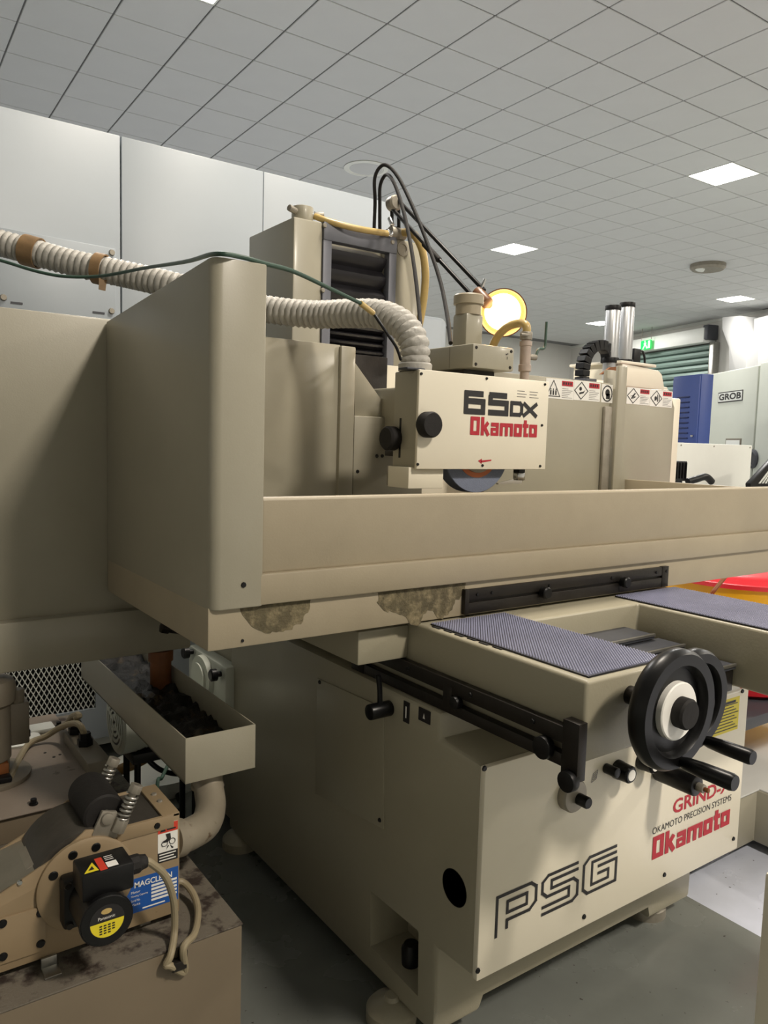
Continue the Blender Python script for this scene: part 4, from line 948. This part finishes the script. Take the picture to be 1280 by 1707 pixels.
ex('chute', M.steel, sep, [(.315, SY + .006, sz1 - .03), (-.22, SY + .006, .50), (-.22, SY + .006, .494), (.315, SY + .006, sz1 - .036)], (0, SYb - SY - .006, 0), 0)
ex('chute_lip', M.dull, sep, [(.305, SY + .03, sz1 - .02), (.24, SY + .03, sz1 - .052), (.24, SY + .03, sz1 - .056), (.305, SY + .03, sz1 - .024)], (0, .075, 0), 0)
DX, DZ = .345, .585
la('drum', M.drum, sep, (DX, SY + .004, DZ + .005), (0, 1, 0), [(.09, 0), (.092, .004), (.092, .128), (.09, .13)], 48)
la('drum_flange', M.tan, sep, (DX, SY, DZ), (0, -1, 0), [(.086, 0), (.086, .007), (.08, .010), (.03, .010)], 48)
for a in (2.6, 1.35, 1.95): screw(sep, (DX + math.cos(a) * .068, SY - .010, DZ + math.sin(a) * .068), (0, -1, 0), .0085, M.black, .002, 14)
# squeeze roller with springs
ro0 = V((.382, SY + .012, .697)); ro1 = V((.382, SYb - .006, .697)); RR = .038
la('squeeze_roller', M.rubber, sep, ro0, ro1 - ro0, [(RR - .004, 0), (RR, .003), (RR, (ro1 - ro0).length - .003), (RR - .004, (ro1 - ro0).length)], 40)
for y in (SY + .002, SYb + .006):
    cy('roller_pivot', M.dull, sep, (.382, y - .010, .697), (.382, y + .010, .697), .011, n=14)
    d = V((.42, 0, .9)); d.normalize()
    ex('spring_arm', M.dull, sep, [(.355, y - .004, .672), (.362, y - .004, .655), (.408, y - .004, .655), (.412, y - .004, .672), (.40, y - .004, .705), (.374, y - .004, .712)], (0, .008, 0), .001)
    sb_ = V((.398, y - .007, .668))
    cy('spring_block', M.dull, sep, sb_, sb_ + d * .026, .0135, n=6)
    s0_ = sb_ + d * .024
    cy('spring_rod', M.dull, sep, s0_, s0_ + d * .066, .0065, n=10)
    cp_ = []
    u1 = d.cross(V((0, 1, 0))).normalized(); v1 = d.cross(u1)
    for i in range(80): a = i / 80 * 2 * math.pi * 6; cp_.append(s0_ + d * (.048 * i / 80) + (u1 * math.cos(a) + v1 * math.sin(a)) * .0105)
    MB().tube(cp_, .0024, 6).done('spring', M.steel, sep, sm=60)
    cy('spring_cap', M.dull, sep, s0_ + d * .05, s0_ + d * .066, .0125, n=8)
# bolted plate and foot
a, b = at(-30, 1522, Y=SY), at(75, 1582, Y=SY); a2 = at(75, 1508, Y=SY)
bp_ = bx('bolted_plate', M.tan, sep, a.x - .05, a2.x, SY - .004, SY + .001, b.z, a2.z, .001)
for q in ((68, 1522), (68, 1573), (4, 1540), (5, 1595)):
    c = at(*q, Y=SY - .004); screw(bp_, (c.x, SY - .004, c.z), (0, -1, 0), .0078, M.black, .003, 14)
screw(sep, at(33, 1471, Y=SY), (0, -1, 0), .005, M.chrome)
c = at(80, 1600, Y=SY - .004)
bx('foot', M.steel, sep, c.x - .012, c.x + .014, SY - .008, SY - .003, KZ, sz0 + .002, .0005); bx('foot_pad', M.steel, sep, c.x - .012, c.x + .016, SY - .038, SY - .003, KZ, KZ + .003, .0005)
bx('foot', M.dull, sep, .45, .47, SY + .02, SYb - .02, KZ, sz0 + .001, 0)
# warning label and maker plate on the side plate
YL = SY - .0006
a, b = at(263, 1441, Y=SY), at(296, 1367, Y=SY)
lb = bx('hazard_label', M.paper, sep, a.x, b.x, YL, SY + .0005, a.z + .002, b.z, 0, label='red and white pinch hazard label')
w_, h_ = b.x - a.x, b.z - a.z - .002; o = (a.x, YL, a.z + .002)
quads('header', M.redlabel, lb, o, U, UP, [(0, h_ * .76, w_, h_)], .0003)
quads('symbol', M.ink, lb, o, U, UP, [[(w_ * .1, h_ * .8), (w_ * .4, h_ * .8), (w_ * .25, h_ * .95)], (w_ * .48, h_ * .88, w_ * .6, h_ * .95), (w_ * .66, h_ * .88, w_ * .78, h_ * .95), (w_ * .45, h_ * .81, w_ * .9, h_ * .85)] + [(0, 0, w_, h_ * .26), [(w_ * .38, h_ * .72), (w_ * .62, h_ * .72), (w_ * .66, h_ * .58), (w_ * .5, h_ * .5), (w_ * .2, h_ * .5), (w_ * .45, h_ * .6)], [(w_ * .5, h_ * .42), (w_ * .56, h_ * .4), (w_ * .4, h_ * .3)], [(w_ * .6, h_ * .42), (w_ * .8, h_ * .32), (w_ * .7, h_ * .3)]], .0006)
strokes('gear_outline', M.ink, lb, o, U, UP, 1, 1, [[(w_ * .33 + w_ * .15 * math.cos(i * .5236), h_ * .48 + w_ * .15 * math.sin(i * .5236)) for i in range(13)], [(w_ * .72 + w_ * .15 * math.cos(i * .5236), h_ * .5 + w_ * .15 * math.sin(i * .5236)) for i in range(13)]], .0012)
quads('print', M.paper, lb, o, U, UP, [(w_ * .06, h_ * (.04 + .075 * k), w_ * (.9 - .1 * (k % 2)), h_ * (.07 + .075 * k)) for k in range(3)], .0009)
a, b = at(205, 1512, Y=SY), at(297, 1443, Y=SY); b2 = at(297, 1498, Y=SY)
lb = bx('maker_plate', M.bluelabel, sep, a.x, b.x, YL, SY + .0005, b2.z, b.z, 0, label='blue maker plate with white lettering')
w_, h_ = b.x - a.x, b.z - b2.z; o = V((a.x, YL, b2.z))
words('MAGCLEAN', M.paper, lb, o + V((w_ * .2, 0, h_ * .73)), U, UP, w_ * .68, h_ * .17, bold=.02)
for k, tx in enumerate(('Motor', 'Flowing Capacity', 'Serial No.', 'Mass')): words(tx, M.paper, lb, o + V((w_ * .14, 0, h_ * (.58 - .12 * k))), U, UP, w_ * (.3 if k == 1 else .16), h_ * .07)
quads('print', M.paper, lb, o, U, UP, [(w_ * .5, h_ * (.2 + .105 * k), w_ * .97, h_ * (.265 + .105 * k)) for k in range(5)] + [(w_ * .34, h_ * .06, w_ * .75, h_ * .1)])
bx('data_label', M.paper, sep, a.x - .03, a.x - .001, YL, SY + .0005, b2.z + .004, b2.z + .05, 0)
# gear motor
gm = thing('gear_motor', 'black gear motor with a yellow end label bolted to the separator', 'motor', (DX, SY - .08, DZ))
gc = V((.343, 0, .582))
bx('gear_head', M.black, gm, gc.x - .048, gc.x + .048, SY - .045, SY - .010, gc.z - .052, gc.z + .04, .008)
for dx, dz in ((-.04, .032), (-.038, -.042)): screw(gm, (gc.x + dx, SY - .045, gc.z + dz), (0, -1, 0), .007, M.oxide, .004, 12)
mc_ = at(178, 1534, Y=1.262); MC = V((mc_.x, 0, mc_.z))
rb = la('motor_body', M.black, gm, (MC.x, SY - .035, MC.z), (0, -1, 0), [(.0425, 0), (.0425, .082), (.0445, .084), (.0445, .091)], 48)
YE = SY - .035 - .091
ec_ = la('end_cover', M.black, gm, (MC.x, YE + .002, MC.z), (0, -1, 0), [(.0445, 0), (.042, .0035), (.033, .004), (.001, .004)], 48)
la('motor_badge', M.ink, ec_, (MC.x, YE - .002, MC.z), (0, -1, 0), [(.029, 0), (.029, .0004), (.001, .0004)], 36)
YE -= .0026
quads('badge_print', M.yellow, ec_, (MC.x, YE, MC.z), U, UP, [[(.028 * math.cos(a_), .028 * math.sin(a_)) for a_ in [math.pi + i * math.pi / 16 for i in range(17)]]], .0003)
quads('badge_print', M.ink, ec_, (MC.x, YE, MC.z), U, UP, [(-.013 + .007 * i, -.005 - .0045 * j, -.0085 + .007 * i, -.0075 - .0045 * j) for i in range(4) for j in range(4) if not (j == 3 and i == 3)], .0008)
quads('badge_mark', M.yhose, ec_, (MC.x, YE, MC.z), U, UP, [circ(-.001, .018, .009, 16, .005)], .0003)
words('Panasonic', M.paper, ec_, V((MC.x - .015, YE - .0003, MC.z + .005)), U, UP, .028, .0055)
a, b = at(126, 1452, Y=SY - .10), at(217, 1420, Y=SY - .10)
bxz0, bxz1 = MC.z + .035, MC.z + .083
tb_ = bx('terminal_box', M.black, gm, MC.x - .037, MC.x + .05, SY - .115, SY - .05, bxz0, bxz1, .004)
zl = bxz1 + .0003
st = bx('warning_sticker', M.redlabel, tb_, MC.x - .006, MC.x + .006, SY - .112, SY - .07, bxz1 - .001, zl, 0)
quads('sticker_triangle', M.yellow, tb_, (MC.x - .032, SY - .110, zl), (1, 0, 0), (0, 1, 0), [[(0, 0), (.024, 0), (.02, .030)]])
quads('sticker_mark', M.ink, tb_, (MC.x - .032, SY - .110, zl), (1, 0, 0), (0, 1, 0), [[(.008, .006), (.018, .006), (.017, .018)]], .0009)
quads('sticker_text', M.paper, tb_, (MC.x + .007, SY - .110, zl), (1, 0, 0), (0, 1, 0), [(0, 0, .018, .018), (.002, .024, .016, .026), (.002, .030, .016, .032), (.002, .036, .016, .038)])
g0 = V((MC.x + .05, SY - .085, bxz1 - .022))
la('cable_gland', M.rubber, tb_, g0, (1, 0, 0), [(.017, 0), (.017, .016), (.014, .02), (.012, .03), (.006, .033)], 10)
cg = g0 + V((.03, 0, 0))
cable('motor_cable', 'grey cable drooping from the motor gland over the tank edge', M.greycable, [cg, at(252, 1439, Y=SY - .085), at(275, 1460, Y=SY - .08), at(289, 1500, Y=SY - .07), at(291, 1550, Y=SY - .06), at(285, 1590, Y=KY0 - .012), at(277, 1608, Y=KY0 - .014), at(284, 1610, Y=KY0 - .016), V((.50, KY0 - .006, .40)), at(306, 1580, Z=.458), at(324, 1556, Z=.458), at(330, 1520, Z=.462), at(322, 1490, Z=.472), at(303, 1470, Z=.485), V((.515, 1.45, .495))], .0068)
ct = thing('cable_clip', 'dark folded cable clip on the front edge of the tank', 'clip', at(292, 1604, Y=KY0 - .006))
c = at(293, 1603, Y=KY0 - .004)
bx('clip_plate', M.oxide, ct, c.x - .012, c.x + .016, KY0 - .020, KY0 - .0045, c.z - .01, c.z + .008, .002); bx('clip_lug', M.oxide, ct, c.x + .004, c.x + .02, KY0 - .014, KY0 - .0015, c.z + .006, c.z + .022, .002)

# ================================================================== things on the floor behind the tray
t = thing('hydraulic_motor', 'grey motor with a slotted round fan cover behind the drain tray', 'motor', (.83, 2.53, 0))
mx, my, mz, mr = .73, 2.53, .443, .107
la('fan_cover', M.greygreen, t, (mx, my, mz), (1, 0, 0), [(mr * .93, -.006), (mr, 0), (mr, .05), (mr * .97, .055), (mr * .97, .08)], 48)
la('body', M.greygreen, t, (mx + .075, my, mz), (1, 0, 0), [(mr * .93, 0), (mr * .95, .01), (mr * .95, .15), (mr * .8, .165)], 40)
fg = la('fan_grille', M.dark, t, (mx - .0062, my, mz), (-1, 0, 0), [(mr * .8, -.002), (mr * .8, .0003), (.001, .0003)], 40)
for rr_ in (.26, .44, .62, .8): la('grille_ring', M.greygreen, fg, (mx - .0062, my, mz), (-1, 0, 0), [(mr * (rr_ - .1), 0), (mr * (rr_ - .1), .003), (mr * rr_, .003), (mr * rr_, 0)], 36)
for a in (.4, 1.97, 3.54, 5.1): 
    d = V((0, math.cos(a), math.sin(a))); n_ = V((0, -math.sin(a), math.cos(a))) * .007
    ex('grille_bar', M.greygreen, fg, [V((mx - .0065, my, mz)) + d * .01 - n_, V((mx - .0065, my, mz)) + d * mr * .8 - n_, V((mx - .0065, my, mz)) + d * mr * .8 + n_, V((mx - .0065, my, mz)) + d * .01 + n_], (-.0035, 0, 0))
bx('mount', M.black, t, mx + .03, mx + .27, my - .075, my + .075, .312, mz - mr * .9, .004)
for dx in (.05, .25):
    for dy in (-.06, .06): cy('leg', M.black, t, (mx + dx, my + dy, 0), (mx + dx, my + dy, .313), .011, n=12)
c = at(262, 1290, Z=.04)
t = thing('white_tub', 'round white plastic tub on the floor behind the tray', 'tub', (c.x, c.y, 0))
la('wall', M.whiteplain, t, (c.x, c.y, 0), (0, 0, 1), [(.16, 0), (.185, .07), (.192, .075), (.18, .075), (.158, .03), (.002, .03)], 40)
cable('coolant_hose', 'thick brown corrugated hose dipping over the white tub', M.oldhose, [V((.655, 2.64, .335)), (185, 1283, 2.64), (215, 1277, 2.62), (245, 1262, 2.62), (275, 1244, 2.62), V((.86, 2.66, .36)), V((.93, 2.70, .33))], .019, 'hose', n=14)
cable('floor_cable', 'black cable hanging down behind the drain tray', M.black, [V((.80, 2.42, .42)), (240, 1254, 2.5), (262, 1280, 2.5), (292, 1290, 2.52), (320, 1286, 2.54), V((.98, 2.56, .25))], .009)
cable('floor_cable', 'thin grey green line leaning behind the separator', M.green, [(290, 1240, 2.42), (282, 1270, 2.4), (270, 1296, 2.36), (262, 1316, 2.32), V((.76, 2.2, .02))], .006)
cable('floor_cable', 'black cable lying along the floor by the white enclosure', M.black, [V((.62, 3.1, .012)), V((.9, 3.08, .012)), V((1.1, 2.98, .012)), V((1.04, 2.8, .012)), V((1.0, 2.66, .012)), V((.86, 2.70, .012)), V((.70, 2.74, .012))], .011)

# ================================================================== right hand side, low
PLX, PLY, PLZ = 2.60, 1.345, .222
t = thing('machine_plinth', 'low beige L shaped plinth with a pale top at right', 'plinth', (3.0, 1.6, 0))
MB().ext([(2.09, PLY, .03), (PLX, PLY, .03), (PLX, .75, .03), (3.6, .75, .03), (3.6, 2.9, .03), (2.09, 2.9, .03)], (0, 0, PLZ - .036)).done('body', M.beige, t, .003)
MB().ext([(2.085, PLY - .005, PLZ - .006), (PLX + .005, PLY - .005, PLZ - .006), (PLX + .005, .745, PLZ - .006), (3.6, .745, PLZ - .006), (3.6, 2.9, PLZ - .006), (2.085, 2.9, PLZ - .006)], (0, 0, .006)).done('top_sheet', M.plinth, t, .001)
bx('toe', M.dark, t, 2.12, 3.5, PLY + .04, 2.8, 0, .035, 0)
t = thing('dark_shelf', 'dark grey shelf under the red basin at right', 'shelf', (2.9, 1.7, PLZ))
sa = at(1215, 1190, Y=1.40)
bx('board', M.dark, t, 2.34, 3.5, 1.35, 2.2, .445, .488, .008)
for x, y in ((2.5, 1.5), (3.4, 1.5), (2.5, 2.1), (3.4, 2.1)): bx('leg', M.dark, t, x - .02, x + .02, y - .02, y + .02, PLZ, .453, .002)
t = thing('red_basin', 'round red plastic basin on the dark shelf', 'basin', (2.98, 1.72, .488))
la('bowl', M.drumr, t, (2.98, 1.72, .489), (0, 0, 1), [(.35, 0), (.38, .015), (.41, .14), (.425, .145), (.40, .145), (.36, .03), (.01, .03)], 48)
dy = 2.45; dl_ = at(1157, 985, Y=dy); zd = at(1200, 994, Y=dy - .3).z; dc = (dl_.x + .47, dy)
t = thing('yellow_drum', 'yellow plastic drum with a red lid behind the right arm', 'drum', (*dc, 0))
la('body', M.drumy, t, (*dc, 0), (0, 0, 1), [(.38, 0), (.40, .02), (.44, zd), (.40, zd)], 48)
la('lid', M.drumr, t, (*dc, zd - .012), (0, 0, 1), [(.44, 0), (.465, .004), (.468, .028), (.44, .036), (.42, .055), (.38, .07), (.1, .075), (.001, .075)], 48)
tb('drum_handle', M.brownpipe, t, [at(1186, 990, Y=dy - .47), at(1192, 982, Y=dy - .48), at(1206, 965, Y=dy - .48), at(1214, 955, Y=dy - .44)], .010, 8)
t = thing('guard_post', 'narrow beige sheet metal post at the lower right picture edge', 'post', (1.30, .6, 0))
bx('post', M.cream, t, 1.262, 1.335, .57, .63, .004, .69, .006); bx('foot_plate', M.cream, t, 1.24, 1.36, .55, .65, 0, .006, .001)

# ================================================================== machines in the background, right
Y2 = 3.2
t = thing('milling_machine', 'cream machine with two tall metal cylinders behind the grinder', 'machine', (4.15, 3.5, 0))
a, b = at(1040, 607, Y=Y2), at(1112, 640, Y=Y2)
bx('frame_body', M.cream, t, a.x - .2, b.x + .1, Y2 + .06, Y2 + .7, 0, 1.83, .01)
hd = ex('head_cover', M.cream, t, [(a.x - .02, Y2, 1.80), (b.x - .02, Y2, 1.80), (b.x - .06, Y2, 1.90), (b.x - .1, Y2, 1.925), (a.x - .02, Y2, 1.945)], (0, .4, 0), .008)
bx('top_plate', M.cream, t, a.x - .04, at(1092, 610, Y=Y2).x, Y2 - .01, Y2 + .42, at(1040, 604, Y=Y2).z - .008, at(1040, 604, Y=Y2).z + .01, .003)
zt_ = at(1040, 604, Y=Y2).z
for q, yy in ((1022, .08), (1046, .08)):
    c0 = at(q, 512 - (q > 1030) * 5, Y=Y2 + yy); 
    m_ = cy('cylinder_tube', M.alu, t, (c0.x, Y2 + yy, zt_ - .12), (c0.x, Y2 + yy, c0.z - .02), .047, n=24)
    cy('cylinder_cap', M.black, m_, (c0.x, Y2 + yy, c0.z - .022), (c0.x, Y2 + yy, c0.z + .008), .051, n=24)
    cy('cylinder_foot', M.black, m_, (c0.x, Y2 + yy, zt_ - .004), (c0.x, Y2 + yy, zt_ + .03), .055, n=20)
a, b = at(1052, 606, Y=Y2 + .1), at(1063, 582, Y=Y2 + .1)
bx('valve_block', M.black, t, a.x, b.x + .01, Y2 + .08, Y2 + .16, zt_, b.z, .004)
tb('valve_tube', M.black, t, [at(1064, 588, Y=Y2 + .1), at(1070, 585, Y=Y2 + .1), at(1074, 595, Y=Y2 + .1), V((at(1075, 604, Y=Y2 + .1).x, Y2 + .1, zt_ + .005))], .008, 8)
ch = [at(*q, Y=Y2 + .05) for q in ((1020, 606), (1021, 590), (1014, 577), (1002, 575), (990, 582), (982, 596), (978, 618), (977, 640))]
chs = resample(smooth_path(ch, 8), .042)
cc_ = MB()
for p, q in zip(chs, chs[1:]):
    d = (q - p).normalized(); n_ = V((-d.z, 0, d.x)) * .032
    cc_.ext([p + d * .002 - n_, q - d * .002 - n_, q - d * .002 + n_, p + d * .002 + n_], (0, .07, 0))
cc_.done('cable_chain', M.black, t, .004, sm=20)
bx('chain_bracket', M.dark, t, ch[-1].x - .06, ch[-1].x + .04, Y2 + .0, Y2 + .14, 1.62, ch[-1].z + .03, .004); bx('bracket_post', M.cream, t, ch[-1].x - .06, a.x - .3, Y2 + .05, Y2 + .25, 0, 1.64, .005)
# rust-brown strip: orange lamp glow in the guard channel, put into its colour
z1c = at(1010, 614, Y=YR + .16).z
ex('rust_glow_strip', M.brownpipe, G, [at(1002, 624, Y=YR + .09), at(1018, 612, Y=YR + .09), at(1034, 611, Y=YR + .09), at(1034, 624, Y=YR + .09)], (0, .012, 0))
# blue locker
la_ = V((7.55, 5.155, 0)); lb_ = at(1170, 623, Z=2.2); lb_.z = 0; ld = (lb_ - la_).normalized(); ln = V((-ld.y, ld.x, 0)); ln = ln if ln.x < 0 else -ln
lq = at(1190, 621, wall=(lb_, ld)); ldep = -(lq - lb_).dot(ln)
t = thing('blue_locker', 'blue steel locker with louvre slots beside the grey cabinet', 'locker', (7.6, 4.9, 0))
ex('body', M.blue, t, [la_ - ld * .02, lb_, lb_ - ln * ldep, la_ - ld * .02 - ln * ldep], (0, 0, 2.2), .005)
def lock(s0, s1, d0, d1, z0, z1, nm, m_, par, bev=.002):
    L = (lb_ - la_).length
    return ex(nm, m_, par, [la_ + ld * s0 * L + ln * d0, la_ + ld * s1 * L + ln * d0, la_ + ld * s1 * L + ln * d1, la_ + ld * s0 * L + ln * d1], (0, 0, 0), bev) if False else MB().ext([V(((la_ + ld * s * L + ln * d).x, (la_ + ld * s * L + ln * d).y, z0)) for s, d in ((s0, d0), (s1, d0), (s1, d1), (s0, d1))], (0, 0, z1 - z0)).done(nm, m_, par, bev)
dr = lock(.0, .985, 0, .018, .1, 2.18, 'door', M.blue, t)
for k in range(11): lock(.22, .68, .018, .03, 1.96 - k * .055, 1.972 - k * .055, 'louvre', M.bluedark, dr, .003)
lock(.84, .90, .018, .04, 1.54, 1.56, 'lock', M.chrome, dr)
# grey machine cabinet with name plate
ga, gb = V((9.287, 5.755, 0)), V((8.676, 4.837, 0)); gd = (gb - ga).normalized(); gn = V((-gd.y, gd.x, 0)); gn = gn if gn.x < 0 else -gn
gw = (ga, gn); GL = (gb - ga).length
t = thing('grey_cabinet', 'tall pale grey machine cabinet with a name plate at right', 'machine', ((ga.x + gb.x) / 2 + .4, 5.4, 0))
ex('body', M.greygreen, t, [ga - gd * .3, gb - gd * .01, gb - gd * .01 - gn * .8, ga - gd * .3 - gn * .8], (0, 0, 2.4), .02)
ex('side_door', M.greygreen, t, [gb + gd * .02, gb + gd * .7, gb + gd * .7 - gn * .8, gb + gd * .02 - gn * .8], (0, 0, 2.42), .02)
bx_z = .3
o1, o2 = at(1197, 672, wall=gw), at(1239, 650, wall=gw)
def gp_(s, z, d=.0): q = ga + gd * s + gn * d; return V((q.x, q.y, z))
s0_, s1_ = (o1 - ga).dot(gd), (o2 - ga).dot(gd); zz0, zz1 = o1.z - .0, at(1197, 655, wall=gw).z
npl = MB().ext([gp_(s0_, zz0), gp_(s1_, zz0), gp_(s1_, zz1), gp_(s0_, zz1)], gn * .006).done('name_plate', M.ink, t)
q_ = MB().ext([gp_(s0_ + .012, zz0 + .012, .004), gp_(s1_ - .012, zz0 + .012, .004), gp_(s1_ - .012, zz1 - .012, .004), gp_(s0_ + .012, zz1 - .012, .004)], gn * .004).done('plate_face', M.whiteplain, npl)
words('GROB', M.ink, npl, gp_(s0_ + .03, zz0 + .028, .0085), gd, UP, s1_ - s0_ - .06, zz1 - zz0 - .05, bold=.035)
d0_, d1_ = at(1210, 745, wall=gw), at(1236, 731, wall=gw); sa_, sb_ = (d0_ - ga).dot(gd), (d1_ - ga).dot(gd)
wn_ = MB().ext([gp_(sa_, 1.25), gp_(sb_, 1.25), gp_(sb_, d1_.z), gp_(sa_, d1_.z)], gn * .01).done('hatch_frame', M.pumpgrey, t)
MB().ext([gp_(sa_ + .02, 1.27, .008), gp_(sb_ - .02, 1.27, .008), gp_(sb_ - .02, d1_.z - .02, .008), gp_(sa_ + .02, d1_.z - .02, .008)], gn * .006).done('hatch', M.whiteplain, wn_)
hc_ = at(1256, 765, wall=gw); la('round_handle', M.dark, t, hc_, gn, [(.11, -.01), (.11, .02), (.08, .03), (.07, .01), (.005, .01)], 28)
# low white machine panel
a, b = V((5.874, 4.0, 1.46)), at(1254, 742, Y=4.0)
t = thing('white_machine_panel', 'long white machine side panel in front of the blue locker', 'machine', (6.5, 4.1, 0))
bx('panel', M.whiteplain, t, a.x - .1, b.x, 4.0, 4.25, .1, 1.462, .008); bx('base', M.dark, t, a.x - .08, b.x - .02, 4.02, 4.24, 0, .1, 0)
for q in (1135, 1190, 1250): c = at(q, 744, Y=4.0); screw(t, (c.x, 4.0, 1.44), (0, -1, 0), .008, M.dull, .004)
# black block and arm in front of it
a, b = at(1119, 805, Y=3.5), at(1146, 769, Y=3.5)
t = thing('black_motor', 'black ribbed motor block standing before the white panel', 'motor', ((a.x + b.x) / 2, 3.55, 0))
m = MB(); m.box(a.x, b.x, 3.5, 3.64, 1.16, b.z)
bm_ = m.done('body', M.black, t, .006)
for k in range(5): xx_ = a.x + (b.x - a.x) * (k + .5) / 5; bx('fin', M.black, t, xx_ - .004, xx_ + .004, 3.49, 3.5, 1.18, b.z - .01, .001)
bx('pedestal', M.dark, t, a.x + .02, b.x - .02, 3.52, 3.62, 0, 1.165, .004)
tb('grip_arm', M.black, t, [at(1146, 803, Y=3.5), at(1160, 799, Y=3.48), at(1176, 795, Y=3.46), at(1186, 803, Y=3.46)], .028, 12)
# black ribbed cover at the picture edge
t = thing('ribbed_cover', 'black folding cover with pale ribs at the right edge', 'cover', (7.0, 3.45, 0))
c = [at(1251, 806, Y=3.4), at(1296, 758, Y=3.4)]
ex('cover_side', M.black, t, [(c[0].x + .3, 3.4, .0), (c[1].x + .5, 3.4, 0), (c[1].x + .5, 3.4, c[1].z + .1), (c[1].x, 3.4, c[1].z), (c[0].x, 3.4, c[0].z)], (0, .05, 0), .01)
for k in range(4):
    p_, q_ = at(1266 + k * 5, 806, Y=3.39), at(1286 + k * 5, 780 - k * 4, Y=3.39)
    ex('rib', M.whiteplain, t, [p_, p_ + V((.012, 0, 0)), q_ + V((.012, 0, 0)), q_], (0, .01, 0))
